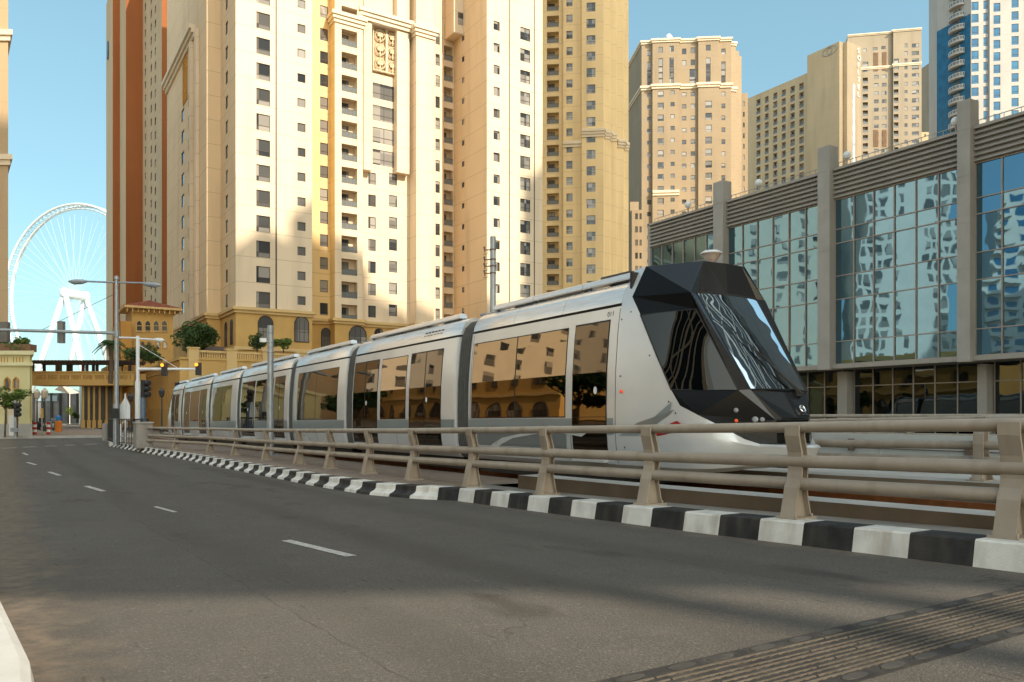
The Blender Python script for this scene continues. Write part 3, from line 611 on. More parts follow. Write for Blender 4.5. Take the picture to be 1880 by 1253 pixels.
# ---- nose (front) and a plain copy of the same form at the rear
def nose(ufun, detail):
    def P(u, v, z): return T(ufun(u), v, z)
    W_tl=(1.54,.68,2.76); W_bl=(.54,.62,1.235); A_top=(1.50,.84,2.745); A_bot=(.63,.77,1.225); SWtl=(2.24,1.195,2.46); SWtr=(1.395,.838,2.475); SWbl=(1.46,1.285,1.25)
    CRM=(2.47,1.165,2.78); CTR=(2.44,.9,3.29); RT=(1.60,.47,3.285); RT2=(1.585,.38,3.275); N1=(.25,.31,.80); N2=(.30,.36,.79); N3=(.28,.36,.46)
    C0=(.42,.58,.455); C1=(.53,.74,.52); C2=(.80,1.05,.745); C3=(1.28,1.28,1.01); C5=(1.85,1.245,1.85); CA=(1.0,1.2,.87)
    def mir(p): return (p[0], -p[1], p[2])
    def both(mb, pts, mi=0):
        mb.poly([P(*p) for p in pts], mi); mb.poly([P(*mir(p)) for p in pts][::-1], mi)
    sv = MB()
    Rr = [(2.68,v,z) for v, z in PROF]
    # silver side and collar
    both(sv, [Rr[4], (2.68,1.327,1.25), SWbl, C3]); both(sv, [(2.68,1.327,1.25), (2.68,1.318,1.6), (2.68,1.30,1.85), C5, SWbl])
    both(sv, [(2.68,1.30,1.85), Rr[6], Rr[7], SWtl, C5]); both(sv, [Rr[7], Rr[8], CRM, SWtl])
    both(sv, [Rr[8], (2.68,1.17,2.82), (2.68,1.09,2.97), CRM]); both(sv, [(2.68,1.09,2.97), (2.68,.93,3.26), CTR, CRM]); 
    both(sv, [(2.68,.93,3.26),(2.68,0,3.27),(2.44,0,3.31),CTR])
    cols = [[Rr[4],Rr[3],Rr[2],Rr[1],Rr[0]], [C3,(1.3,1.30,.6),(1.32,1.28,.35),(1.35,1.22,.08),(1.4,1.12,0)], [CA,(1.0,1.225,.57),(1.02,1.21,.34),(1.08,1.15,.085),(1.15,1.05,.01)],
            [C2,(.80,1.09,.54),(.82,1.08,.33),(.90,1.02,.09),(1.0,.93,.02)], [(.66,.9,.63),(.64,.94,.5),(.67,.93,.32),(.78,.87,.10),(.9,.78,.035)],
            [C1,(.50,.77,.45),(.55,.76,.31),(.66,.70,.12),(.8,.62,.05)], [C0,(.38,.61,.42),(.44,.6,.29),(.58,.55,.14),(.7,.5,.08)],
            [(.22,.42,.44),(.17,.45,.415),(.24,.45,.28),(.42,.42,.15),(.55,.38,.09)], [(.06,.22,.435),(.0,.24,.405),(.08,.24,.27),(.32,.22,.16),(.5,.2,.1)], [(.02,0,.43),(-.04,0,.40),(.04,0,.27),(.3,0,.16),(.48,0,.1)]]
    for A, Bc in zip(cols, cols[1:]):
        for k in range(4): both(sv, [A[k], Bc[k], Bc[k+1], A[k+1]])
    # ledge on top of the bumper back to the dark front
    for a, b_ in ((C0,(.22,.42,.44)),((.22,.42,.44),(.06,.22,.435)),((.06,.22,.435),(.02,0,.43))):
        both(sv, [a, b_, (.45,b_[1]*.6,.445), (.45,a[1]*.6,.445)])
    n_ = sv.build('nose_shell', M['silver'], tram, fix=True, auto=22)
    bk = MB()
    for sg in (1, -1):
        br = MB()
        for q in ([CTR, A_top, CRM], [CRM, A_top, SWtr, SWtl]): br.poly([P(p[0], p[1]*sg, p[2]) for p in q][::sg])
        br.build('cab_brow', M['tram_black'], n_)
    both(bk, [SWbl, C3, CA, A_bot]); both(bk, [A_bot, CA, C2, (.66,.9,.63), N2]); both(bk, [N2, (.66,.9,.63), C1, C0, N3])
    bk.poly([P(*p) for p in (N2, N3, mir(N3), mir(N2))]); both(bk, [N3, C0, (.45,.45,.44), (.35,.30,.44)])
    bk.build('nose_mask', M['tram_black'], n_, fix=True)
    ch = MB()
    both(ch, [CTR, RT, A_top]); both(ch, [RT, RT2, W_tl, A_top]); both(ch, [RT2, (1.57,0,3.275), (1.53,0,2.77), W_tl]); both(ch, [CTR, (2.44,0,3.30), (1.57,0,3.28), RT2, RT])
    both(ch, [W_tl, A_top, A_bot, W_bl]); both(ch, [W_bl, A_bot, N2, N1])
    ch.build('cab_cap', M['tram_char'], n_, fix=True, bevel=.012)
    cp = MB(); off = -.012
    pts = [(W_bl[0]+off,.585,1.20),(N1[0]+off,.30,.82),(N1[0]+off-.02,0,.82),(.50+off-.03,0,1.20)]
    both(cp, pts); both(cp, [W_bl, (.54,0,1.235), (.47+off,0,1.20), (W_bl[0]+off,.585,1.20)]); both(cp, [N1, (.25,0,.8), (.23-.012,0,.82), (N1[0]+off,.30,.82)]); both(cp, [W_bl, N1, (N1[0]+off,.30,.82), (W_bl[0]+off,.585,1.20)])
    cp.build('front_panel', M['tram_char'], n_, fix=True)
    def lerp3(p, q, t): return tuple(p[i]+(q[i]-p[i])*t for i in range(3))
    for sg in (1, -1):
        sw = MB(); NU, NV = 10, 10; g2 = []
        for i in range(NV+1):
            t = i/NV; fr0 = lerp3(A_bot, SWtr, t); re0 = lerp3(SWbl, C5, t*2) if t <= .5 else lerp3(C5, SWtl, t*2-1); row = []
            for j in range(NU+1):
                s_ = j/NU; p = lerp3(fr0, re0, s_); bulge = .028*4*s_*(1-s_)*(.4+.6*4*t*(1-t)); row.append(P(p[0]-bulge*.5, (p[1]+bulge*.85)*sg, p[2]))
            g2.append(row)
        for i in range(NV):
            for j in range(NU): sw.poly([g2[i][j], g2[i][j+1], g2[i+1][j+1], g2[i+1][j]])
        sw.build('side_window', M['cab_glass'], n_, auto=80)
        fr_ = MB(); loop = [SWtl, C5, SWbl, A_bot, SWtr, SWtl]; fr_.tube([P(a[0], a[1]*sg, a[2]) for a in loop], .012, 6); fr_.build('window_seal', M['rubber'], n_)
    wsm = MB(); N_ = 6
    def wp(s, t):                                           # slightly bowed screen
        a = [W_bl[i]+(W_tl[i]-W_bl[i])*t for i in range(3)]; v = a[1]*s; return P(a[0]-.05*(1-s*s)*(1 if t > 0 else 1), v, a[2]+.01*(1-s*s))
    for i in range(N_):
        for j in range(N_):
            s0 = -1+2*i/N_; s1 = -1+2*(i+1)/N_; t0 = j/N_; t1 = (j+1)/N_; wsm.poly([wp(s0,t0), wp(s1,t0), wp(s1,t1), wp(s0,t1)])
    wsm.build('windscreen', M['ws'], n_, auto=80)
    edge = MB()
    for pth in ([wp(s/4-1, 0) for s in range(9)], [wp(s/4-1, 1) for s in range(9)], [wp(1, t/4) for t in range(5)], [wp(-1, t/4) for t in range(5)]): edge.tube(pth, .014, 6)
    edge.build('windscreen_seal', M['rubber'], n_)
    it = MB(); it.par(P(2.6,-1.1,.6), P(2.55,-1.1,.6)-P(2.6,-1.1,.6), E1*-2.2, UP*2.6)          # bulkhead behind the driver
    it.par(P(.75,-.6,1.02), P(1.35,-.6,1.02)-P(.75,-.6,1.02), E1*-1.2, UP*.12)
    it.build('cab_interior', M['rubber'], n_)
    if not detail: return n_
    bl = MB(); a = [W_bl[i]+(W_tl[i]-W_bl[i])*.42 for i in range(3)]; b_ = [W_bl[i]+(W_tl[i]-W_bl[i])*.80 for i in range(3)]
    bl.poly([P(a[0]+.09,.58,a[2]), P(a[0]+.09,-.58,a[2]), P(b_[0]+.09,-.58,b_[2]), P(b_[0]+.09,.58,b_[2])])
    bl.par(P(a[0]+.08,.58,a[2]-.02), P(a[0]+.08,-.58,a[2]-.02)-P(a[0]+.08,.58,a[2]-.02), E2*.03, UP*.03)
    bl.build('sun_blind', mat('teal_blind', (.55,.78,.80), .7), n_)
    ld = MB()
    for (v, t) in ((.33,.93),(.05,.925),(-.2,.93),(.42,.86),(.28,.865),(.08,.86),(.03,.86),(-.12,.865),(-.2,.86)):
        p = [W_bl[i]+(W_tl[i]-W_bl[i])*t for i in range(3)]; c = P(p[0]+.15, v, p[2]); ld.par(c, E1*.05, UP*.018, E2*.01)
    ld.build('display_light', emit('amber_led', (1,.32,.04), 3.0), n_)
    wi = MB()
    def on(s, t, o=.035): return wp(s, t) - E2*o
    pv0 = on(-.52, -.03, .06); el = on(.30, .42, .05)
    wi.tube([pv0, on(-.1,.17,.07), el], [.028,.02,.013], 8); wi.tube([pv0+E1*-.05, on(-.02,.2,.07), el+UP*.02], .009, 6)
    wi.tube([on(.77,.70), el, on(.10,.02)], [.008,.014,.008], 6); wi.par(pv0-E1*.09-UP*.05, E1*.18, E2*.1, UP*.07)
    wi.build('wiper', M['rubber'], n_)
    mi_ = MB(); mi_.lathe(on(.83,.22,-.12), [(.0,-.1),(.05,-.09),(.075,0),(.05,.09),(0,.1)], 10); mi_.build('cab_mirror', M['pale_film'], n_)
    for (u, v, z, rr, m_) in ((.635,.81,.935,.034,'roofgrey'),(.63,.81,.785,.026,None),(.47,.60,.80,.045,'roofgrey'),(.41,.52,.80,.035,'roofgrey')):
        h = MB(); c = P(u,v,z); d = (P(u-.3,v+.35,z)-c).normalized(); h.tube([c-d*.06, c+d*.02, c+d*.032], [rr, rr, rr*.55], 14)
        h.build('headlight' if m_ != None else 'indicator', M[m_] if m_ else emit('amber_lens', (.7,.10,.02), .12), n_, auto=30)
    # emblem on the front panel: a ring with an open spiral
    em = MB(); c = P(.31,-.20,.955); ax = (P(.31,-.5,.955)-c).normalized(); upv = (P(.41,-.2,1.12)-c).normalized(); c = c-E2*.03
    em.tube([c+ax*.05*math.cos(t*math.pi/10)+upv*.055*math.sin(t*math.pi/10) for t in range(21)], .013, 8)
    em.tube([c+(ax*math.cos(t)+upv*math.sin(t))*(.015+.006*t) for t in [k*.4 for k in range(8)]], .007, 6)
    em.par(c-ax*.06-upv*.10, ax*.12, upv*.016, E2*.01)
    em.build('emblem', mat('chrome', (.75,.76,.77), .12, 1), n_)
    # red triangular mark with white lettering, low on the nose side
    def sd(px, py, o=.006):
        lo, hi = .9, 1.33
        best = None
        for k in range(60):
            v = lo+(hi-lo)*k/59; e = 9.625-v; u = pxu(px, e); p = EC(e, S0+u); z = zat(py, p.y)-(-.86-.0069*(S0+u-9.96))
            # side surface half width near z .55
            uu = [2.68,1.3,1.0,.80,.67,.52]; vv = [1.325,1.295,1.225,1.09,.935,.76]
            t = 1.325
            for (ua, va), (ub, vb) in zip(zip(uu, vv), zip(uu[1:], vv[1:])):
                if ub <= u <= ua: t = va+(vb-va)*(ua-u)/(ua-ub)
            if best is None or abs(v-t) < best[0]: best = (abs(v-t), u, t, z)
        return P(best[1], best[2]+o, best[3])
    ro = .022; rm = MB(); A_ = [sd(x,y,ro) for x,y in ((1188,804),(1210,794),(1234,777),(1245,773),(1268,791),(1228,794))]
    for i in range(1,5): rm.poly([A_[0], A_[i], A_[i+1]])
    rm.poly([A_[5],A_[3],A_[4]]); rm.poly([A_[1],A_[2],A_[5]]); rm.build('red_mark', M['red'], n_)
    fl = MB(); fl.poly([sd(1135,800), sd(1190,776), sd(1233,738), sd(1228,762), sd(1180,800)][::-1]); fl.build('film', M['stripe'], n_)
    fl = MB(); fl.poly([sd(1140,795,.009), sd(1170,777,.009), sd(1240,752,.009), sd(1205,778,.009)][::-1]); fl.build('film', M['stripe2'], n_)
    text('lettering', 'RTA', sd(1218,796,.03), (sd(1262,795,.03)-sd(1218,796,.03)).normalized(), UP, .12, M['white'], n_)
    for (px, py) in ((1142,709),):
        u = pxu(px, 8.31); c = T(u, 1.322, 1.26); h = MB(); h.tube([c, c-E1*.02, c-E1*.03], [.028,.028,.016], 14); h.build('side_indicator', emit('amber_side', (.8,.08,.02), .2), n_)
    dt_ = MB()
    for (px, py) in ((1159,573),(1142,587),(1193,653),(1139,691),(1228,738),(1241,759),(1147,822)):
        c = sd(px, py, .004); dt_.extr([c+E2*.014*math.cos(t*math.pi/4)+UP*.014*math.sin(t*math.pi/4) for t in range(8)], E1*-.004)
    dt_.build('fastener', M['rubber'], n_)
    return n_
def text(name, s, o, xd, ud, size, m, parent, depth=.003, align='LEFT', vertical=False):
    cu = bpy.data.curves.new('txt', 'FONT'); cu.body = s; cu.size = size; cu.extrude = depth; cu.align_x = align
    if vertical: cu.space_line = .95
    ob = bpy.data.objects.new('txt', cu); COL.objects.link(ob); dg = bpy.context.evaluated_depsgraph_get(); me = bpy.data.meshes.new_from_object(ob.evaluated_get(dg)); bpy.data.objects.remove(ob)
    xd = Vector(xd).normalized(); ud = Vector(ud).normalized(); nd = xd.cross(ud)
    base = WL[parent.name]
    for v in me.vertices: v.co = Vector(o)-base + xd*v.co.x + ud*v.co.y + nd*v.co.z
    me.materials.clear(); me.materials.append(m); me.name = name
    r_ = bpy.data.objects.new(name, me); COL.objects.link(r_); r_.parent = parent; WL[r_.name] = base.copy(); return r_
nose(lambda u: u, True)
nose(lambda u: 47.08-u, False)
o = T(3.02, pv_(2.56)+.006, 2.51); text('fleet_number', '011', o, -E2, UP+E1*.12, .12, M['rubber'], bodies[0])
hp = MB(); hp.tube([T(2.9,.3,3.2), T(2.9,.3,3.36), T(2.7,.3,3.36)], [.09,.09,.02], 8); hp.cbox(T(3.4,.5,0), E2, .8, .5, T(3.4,0,3.2).z, T(3.4,0,3.33).z); hp.build('roof_horn', M['roofdark'], tram, bevel=.02)
# ------------------------------------------------------------------ buildings
JBR = (.72,.59,.43); JBR2 = (.60,.45,.25)
M['jbr'] = precast('cream_cladding', JBR, 3.31, zat(288,103.8), .66, True, .05)
M['jbr_side'] = M['jbr']
M['gold'] = precast('golden_cladding', (.74,.56,.29), 3.31, zat(288,103.8), .66, True, .05)
M['tan'] = precast('tan_cladding', (.70,.53,.335), 3.31, zat(288,103.8), .66, True, .05)
M['podium'] = mat('ochre_render', (.56,.36,.13), .85, 0, .08, .4, .2, .1, 20, dirt=((.42,.25,.09), .5, .4))
M['podium_trim'] = mat('ochre_trim', (.62,.44,.20), .8, 0, .06, .5)
M['ochre_dark'] = mat('deep_ochre_render', (.50,.27,.075), .85, 0, .08, .4, .2, .1, 20, dirt=((.36,.18,.05), .4, .4))
M['pale_yellow'] = mat('pale_yellow_render', (.66,.60,.33), .85, 0, .06, .5, .2, .1, 20, dirt=((.5,.44,.24), .5, .35))
M['t3'] = precast('yellow_cladding', (.76,.58,.32), 3.31, 0, .7)
M['t4'] = precast('sand_cladding', (.32,.25,.165), 3.31, 0, .8)
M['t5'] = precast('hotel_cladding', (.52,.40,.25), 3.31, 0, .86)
M['t5_dimmed'] = precast('hotel_dimmed_cladding', (.29,.237,.163), 3.31, 0, .86)  # darkened copy of the hotel cladding; colour offsets the sun on the front
M['t6'] = precast('grey_sand_cladding', (.31,.262,.195), 3.31, 0, .85)
M['t7'] = precast('light_cladding', (.42,.415,.40), 3.31, 0, .85)
M['terra'] = precast('terracotta_cladding', (.27,.085,.022), 3.31, 0, .93)
M['buff'] = precast('buff_cladding', (.45,.33,.20), 3.31, 0, .88)
M['blue_panel'] = mat('blue_cladding', (.012,.11,.22), .35, .1, .25, .6)
M['lattice'] = mat('pale_lattice', (.66,.54,.36), .7, 0, .05, 1)
def tri(s): return s
def hole_wall(mb, O, d, W, z0, z1, holes, mi=0):
    """wall plane from O along d with rectangular recesses (a0,a1,h0,h1,depth)"""
    nrm = Vector((d.y, -d.x, 0))
    us = sorted(set([0, W]+[x for h in holes for x in h[:2]])); out = lambda a, z, k=0: O+d*a+UP*(z-O.z)-nrm*k
    for a, b in zip(us, us[1:]):
        if b-a < 1e-6: continue
        hs = sorted([h for h in holes if h[0] <= a+1e-6 and h[1] >= b-1e-6], key=lambda h: h[2]); z = z0
        for h in hs:
            if h[2] > z: mb.poly([out(a,z), out(b,z), out(b,h[2]), out(a,h[2])], mi)
            z = h[3]
        if z1 > z: mb.poly([out(a,z), out(b,z), out(b,z1), out(a,z1)], mi)
    for a0, a1, h0, h1, k in holes:
        mb.poly([out(a0,h0), out(a1,h0), out(a1,h0,k), out(a0,h0,k)], mi); mb.poly([out(a0,h1,k), out(a1,h1,k), out(a1,h1), out(a0,h1)], mi)
        mb.poly([out(a0,h0), out(a0,h0,k), out(a0,h1,k), out(a0,h1)], mi); mb.poly([out(a1,h0,k), out(a1,h0), out(a1,h1), out(a1,h1,k)], mi)
def win_geo(mb, O, d, w_, h, k, kind):
    """O: lower left corner on the wall face; mats: 0 pane 1 frame 2 rail glass 3 wall"""
    n = Vector((d.y, -d.x, 0)); f = .05 if kind != 'X' else .04
    if kind in 'WSXT':
        b = O-n*(k-.04)
        mb.poly([b, b+d*w_, b+d*w_+UP*h, b+UP*h], 0)
        for p, L_, H_ in ((O,w_,f),(O+UP*(h-f),w_,f),(O,f,h),(O+d*(w_-f),f,h)): mb.par(p-n*(k-.05), d*L_, UP*H_, n*.05, 1)
        if kind == 'W': mb.par(O+UP*h*.3-n*(k-.05), d*w_, UP*.05, n*.04, 1)
        if kind == 'T':
            for q in range(1, int(h/1.65)): mb.par(O+UP*q*1.65-n*(k-.05), d*w_, UP*.35, n*.04, 1)
        if kind == 'X': mb.par(O+d*w_*.48-n*(k-.05), d*.05, UP*h, n*.04, 1); mb.par(O+UP*h*.35-n*(k-.05), d*w_, UP*.05, n*.04, 1)
    else:                                                    # balcony with glazed doors at the back and a glass balustrade
        b = O-n*(k-.03)
        mb.poly([b, b+d*w_, b+d*w_+UP*h, b+UP*h], 3)
        b2 = O+d*w_*.06-n*(k-.06); mb.par(b2, d*w_*.56, UP*h*.88, n*.02, 1); b3 = b2+n*.025
        for q in (0, 1): mb.par(b3+d*(w_*.02+w_*.265*q)+UP*.08, d*w_*.24, UP*(h*.88-.16), n*.01, 0)
        mb.par(O+UP*.04-n*.08, d*w_, UP*.80, n*.03, 2); mb.par(O+UP*.86-n*.09, d*w_, UP*.05, n*.05, 1)
        q = 0
        while q < w_: mb.par(O+d*q-n*.09, d*.03, UP*.88, n*.04, 1); q += .55
def building(name, label, cat, pts, z0, z1, wall, faces, H=3.31, group=None, zlim=62, depth=None, cap=None, limit=96, pane='pane', close=None, roof=True, wname='window'):
    root = thing(name, label, cat, (pts[0].x, pts[0].y, z0), group)
    mb = MB(); items = []
    for i in range(len(pts)-1):
        P0 = pts[i].copy(); P1 = pts[i+1].copy(); P0.z = P1.z = 0; W_ = (P1-P0).length; d = (P1-P0).normalized(); holes = []
        mi = 0
        for c in faces.get(i, []):
            if c[0] == 'M': mi = c[1]; continue
            kind, x0, x1, h, yref = c[:5]; lo = c[5] if len(c) > 5 else -1e9; hi = c[6] if len(c) > 6 else 1e9; HH = c[7] if len(c) > 7 else H
            def hit(px):
                r_ = (px-CX)/F; return (r_*P0.y-P0.x)/(d.x-r_*d.y)
            a0, a1 = hit(x0), hit(x1); Y = P0.y+d.y*(a0+a1)/2; zr = zat(yref, Y)-h/2
            zlo = max(z0+.3, zat(lo, Y)) if lo > -1e8 else z0+.3
            zlo = max(z0+.3, zat(hi, Y) if hi < 1e8 else -1e9); zhi = min(z1-.4, zat(lo, Y) if lo > -1e8 else 1e9, zlim)
            k = int(math.floor((zlo-zr)/HH))-1; dep = {'B':1.25,'D':.9,'X':.12}.get(kind, .16)
            if a0 < .02 or a1 > W_-.02 or a1 <= a0: continue
            for q in range(k, k+400):
                z = zr+q*HH
                if z < zlo: continue
                if z+h > zhi: break
                holes.append((a0, a1, z, z+h, dep)); items.append(((a1-a0)*h/Y**2, P0+d*a0+UP*z, d, a1-a0, h, dep, kind))
                if HH <= 0 or HH > 500: break
        hole_wall(mb, P0+UP*0, d, W_, z0, z1, holes, mi)
    if close:
        cp = list(pts)+[Vector(p) for p in close]
        for a, b in zip([pts[-1]]+[Vector(p) for p in close], [Vector(p) for p in close]+[pts[0]]):
            mb.poly([(a.x,a.y,z0),(b.x,b.y,z0),(b.x,b.y,z1),(a.x,a.y,z1)])
        if roof: mb.poly([(p.x,p.y,z1) for p in cp])
    mb.build('wall', wall if isinstance(wall, list) else [wall], root)
    w0 = wall[0] if isinstance(wall, list) else wall
    mats = [M[pane], M['frame'], M['rail_glass'], w0]
    for kinds, nm in (('WSXT', wname), ('BD', 'balcony')):
        its = sorted([t for t in items if t[6] in kinds], key=lambda t: -t[0])
        for t in its[:limit]:
            b = MB(); win_geo(b, *t[1:]); b.build(nm, mats, root)
        if len(its) > limit:
            b = MB()
            for t in its[limit:]: win_geo(b, *t[1:])
            tag(b.build(nm, mats, root), kind='stuff')
    return root
def band(root, pts, z, h, out, m, name='cornice', steps=1):
    """moulding that follows a plan polyline, standing proud of the wall"""
    mb = MB()
    for k in range(steps):
        o = out*(k+1)/steps; za = z+h*k/steps; zb = z+h*(k+1)/steps
        P = [Vector((p.x,p.y,0)) for p in pts]; Q = []
        for i, p in enumerate(P):
            ns = []
            if i > 0: e = (p-P[i-1]).normalized(); ns.append(Vector((e.y,-e.x,0)))
            if i < len(P)-1: e = (P[i+1]-p).normalized(); ns.append(Vector((e.y,-e.x,0)))
            n = sum(ns, Vector()); 
            if len(ns) == 2: n = n/ max(.3, (1+ns[0].dot(ns[1])))
            Q.append(p+n*o)
        for i in range(len(P)-1):
            a, b, A, Bq = P[i], P[i+1], Q[i], Q[i+1]
            mb.poly([A+UP*za, Bq+UP*za, Bq+UP*zb, A+UP*zb]); mb.poly([a+UP*za, b+UP*za, Bq+UP*za, A+UP*za]); mb.poly([A+UP*zb, Bq+UP*zb, b+UP*zb, a+UP*zb])
        mb.poly([P[0]+UP*za, Q[0]+UP*za, Q[0]+UP*zb, P[0]+UP*zb]); mb.poly([P[-1]+UP*zb, Q[-1]+UP*zb, Q[-1]+UP*za, P[-1]+UP*za])
    return mb.build(name, m, root)
def ecs(*l): return [EC(e, c) for e, c in l]
def eof(px, c): return ec(pc(px, c))[0]
# ---- main apartment tower: stepped plan, (e, c) corners found from the photo columns
A0, A1 = 24.6, eof(573,105.2); B1 = eof(606,112); B2 = eof(666,110); Cc = eof(752,111.6); Dd = eof(797,109.2); Ee = eof(833,113.5)
LB = 13.4                                                     # podium cornice level
P1 = ecs((22.8,146),(22.8,113.8),(A0,113.8),(A0,105.2),(A1,105.2),(A1,112),(B1,112),(B1,110),(B2,110),(B2,111.6),(Cc,111.6),(Cc,109.2),(Dd,109.2),(Dd,111.3),(eof(811,111.3),111.3),(eof(811,111.3),113.5),(Ee,113.5))
f1 = {0: [('M',2),('B',373,382,2.3,178),('S',333,338,1.9,330,185),('S',345,350,1.9,305,170)],
      1: [('M',2)], 4: [('M',1)], 6: [('M',1)], 14: [('M',1)],
      2: [('M',2),('S',414,418.5,1.7,143),('W',431.5,437.5,2.1,150)],
      3: [('W',470.5,496,2.15,272),('S',546,561,1.15,280)],
      5: [('M',1),('W',587.5,602,1.75,274)],
      7: [('B',627,656,2.35,281)],
      9: [('W',676,690,1.75,491,312),('W',714,729,1.75,490,312),('X',684,727,2.3,251,135,318),('X',684,727,2.3,2,-200,18)],
      11: [('B',760,787,2.3,220)], 13: [('W',799.5,807.5,1.8,266)], 15: [('B',815,831.5,2.3,250)]}
t1 = building('apartment_tower', 'cream stepped apartment tower with lattice screens and balcony columns behind the middle of the tram', 'tower', P1, LB, 122, [M['jbr'], M['gold'], M['tan']], f1, close=ecs((Ee,150)), wname='window')
band(t1, P1, LB-.05, .75, .45, M['podium_trim'], steps=2)
def wallbox(root, name, e0, e1, c0, c1, z0, z1, m):
    b = MB(); b.par(EC(e0,c0,z0), E1*(e1-e0), E2*(c1-c0), UP*(z1-z0)); return b.build(name, m, root)
def pz(py, px, c): return zat(py, pc(px, c).y)
# projecting pilasters, cornices and the pierced screen of the central bay
wallbox(t1, 'pilaster', eof(667.5,110.4), eof(683,110.4), 110.4, 111.59, pz(312,674,110.4), 78, M['jbr'])
wallbox(t1, 'pilaster', eof(729,110.4), eof(751.5,110.4), 110.4, 111.59, pz(318,740,110.4), 78, M['jbr'])
def lattice(root, px0, px1, y0, y1, c, cols=2, rows=3, m=None):
    e0, e1 = eof(px0,c), eof(px1,c); zb, zt = pz(y1,(px0+px1)/2,c), pz(y0,(px0+px1)/2,c); b = MB(); fw = .16
    for x in [e0-fw, e1]: b.par(EC(x,c-.2,zb-fw), E1*fw, E2*.25, UP*(zt-zb+2*fw))
    for z in [zb-fw, zt]: b.par(EC(e0,c-.2,z), E1*(e1-e0), E2*.25, UP*fw)
    wd = (e1-e0)/cols; hg = (zt-zb)/rows
    for i in range(1, cols): b.par(EC(e0+wd*i-.16,c-.2,zb), E1*.32, E2*.25, UP*(zt-zb))
    for i in range(cols):
        for j in range(rows):
            ce = EC(e0+wd*(i+.5),c-.1,zb+hg*(j+.5)); ra = min(wd-.32*(cols>1), hg)*.46
            b.tube([ce+E1*ra*math.cos(t*math.pi/8)+UP*ra*math.sin(t*math.pi/8) for t in range(17)], .08, 5)
            b.tube([ce+E1*ra*.5*math.cos(t*math.pi/6)+UP*(ra*.5*math.sin(t*math.pi/6)-.05) for t in range(-1,8)], .09, 5)
            for k in range(7):
                a = math.pi*(.12+.76*k/6); b.tube([ce-UP*ra*.35, ce+E1*ra*.92*math.cos(a)+UP*ra*.92*math.sin(a)], .07, 5)
            b.par(ce-E1*.09-UP*hg*.5, E1*.18, E2*.1, UP*hg*.4)
    return b.build('lattice_screen', m or M['lattice'], root)
lattice(t1, 686, 732, 56, 133, 111.35)
b = MB(); b.par(EC(eof(684,111.58),111.585,pz(140,708,111.6)), E1*(eof(733,111.6)-eof(684,111.6)), E2*.01, UP*(pz(52,708,111.6)-pz(140,708,111.6))); b.build('screen_shade', M['buff'], t1)  # darker sheet painted in as the shade behind the lattice
band(t1, ecs((B1,111.9),(B1,110),(B2,110),(B2,111.5)), pz(46,636,110), 1.5, .55, M['trim'], steps=3)
band(t1, ecs((B2+.02,111.5),(B2+.02,110.3),(Cc-.02,110.3),(Cc-.02,111.5)), pz(47,705,110.3), 1.6, .6, M['trim'], steps=3)
band(t1, ecs((Cc,111.5),(Cc,109.2),(Dd,109.2),(Dd,111.2)), pz(68,775,109.2), 1.5, .55, M['trim'], steps=3)
band(t1, ecs((22.8,146),(22.8,121.5)), pz(52,355,119), 1.7, .9, M['trim'], steps=3)
for px in (353,363): wallbox(t1, 'pilaster', 22.35, 22.8, ec(pe(px,22.8))[1]-.9, ec(pe(px,22.8))[1]+.35, LB+.5, pz(52,px,119), M['jbr'])
for cA, cB in ((123.5,126),(127.5,131)):
    b = MB(); zb, zt = pz(165,345,124), pz(75,345,124)
    b.par(EC(22.72,cA,zb), E2*(cB-cA), E1*.06, UP*(zt-zb))
    for i in range(4):
        for j in range(14): b.tube([EC(22.7,cA+(cB-cA)*(i+.5)/4+.25*math.cos(t*math.pi/4),zb+(zt-zb)*(j+.5)/14+.3*math.sin(t*math.pi/4)) for t in range(9)], .07, 4)
    b.build('lattice_screen', M['ochre_dark'], t1)
for px in (507,): 
    e_ = eof(px,105.2); b = MB(); b.par(EC(e_-.09,105.2-.03,LB+.7), E1*.18, E2*.03, UP*60); b.build('dark_groove', M['frame'], t1)  # dark strip standing in for a vertical groove, not a pipe
# projecting linking block near the top right
b = MB(); b.par(EC(Ee-1.6,110.4,pz(54,816,110.4)), E1*4.2, E2*3.0, UP*40); b.build('link_block', M['jbr'], t1)
b = MB(); b.par(EC(Ee-.9,110.36,pz(40,825,110.4)), E1*1.3, E2*.05, UP*1.9); b.build('window', M['pane'], t1)
# podium storey of the tower
def arch_pts(w_, h, n=10):
    r_ = w_/2; return [(0,0),(w_,0)]+[(r_+r_*math.cos(t*math.pi/n), h-r_+r_*math.sin(t*math.pi/n)) for t in range(n+1)]
def arch_window(root, O, d, w_, h, pane='pane', frame='frame', pointed=False, trim=None, name='arched_window', bars=True):
    n = Vector((d.y,-d.x,0)); pts = arch_pts(w_, h)
    if pointed: pts = [(0,0),(w_,0),(w_,h*.68),(w_*.88,h*.84),(w_*.5,h),(w_*.12,h*.84),(0,h*.68)]
    b = MB(); b.poly([O+d*x+UP*y+n*.03 for x, y in pts], 0)
    ring = [O+d*x+UP*y+n*.05 for x, y in pts]; b.tube(ring+[ring[0]], .07, 5, 1)
    if bars:
        for x in (.33,.66): b.par(O+d*w_*x+n*.03, d*.05, UP*h*.9, n*.04, 1)
        b.par(O+UP*h*.38+n*.03, d*w_, UP*.05, n*.04, 1)
    return b.build(name, [M[pane], M[frame] if trim is None else trim], root)
pp = MB(); cs_ = P1+ecs((Ee,150)); GR = -1.45
for i in range(len(P1)-1):
    a, b_ = P1[i], P1[i+1]; pp.poly([(a.x,a.y,GR),(b_.x,b_.y,GR),(b_.x,b_.y,LB),(a.x,a.y,LB)])
pp.build('podium_wall', M['podium'], t1)
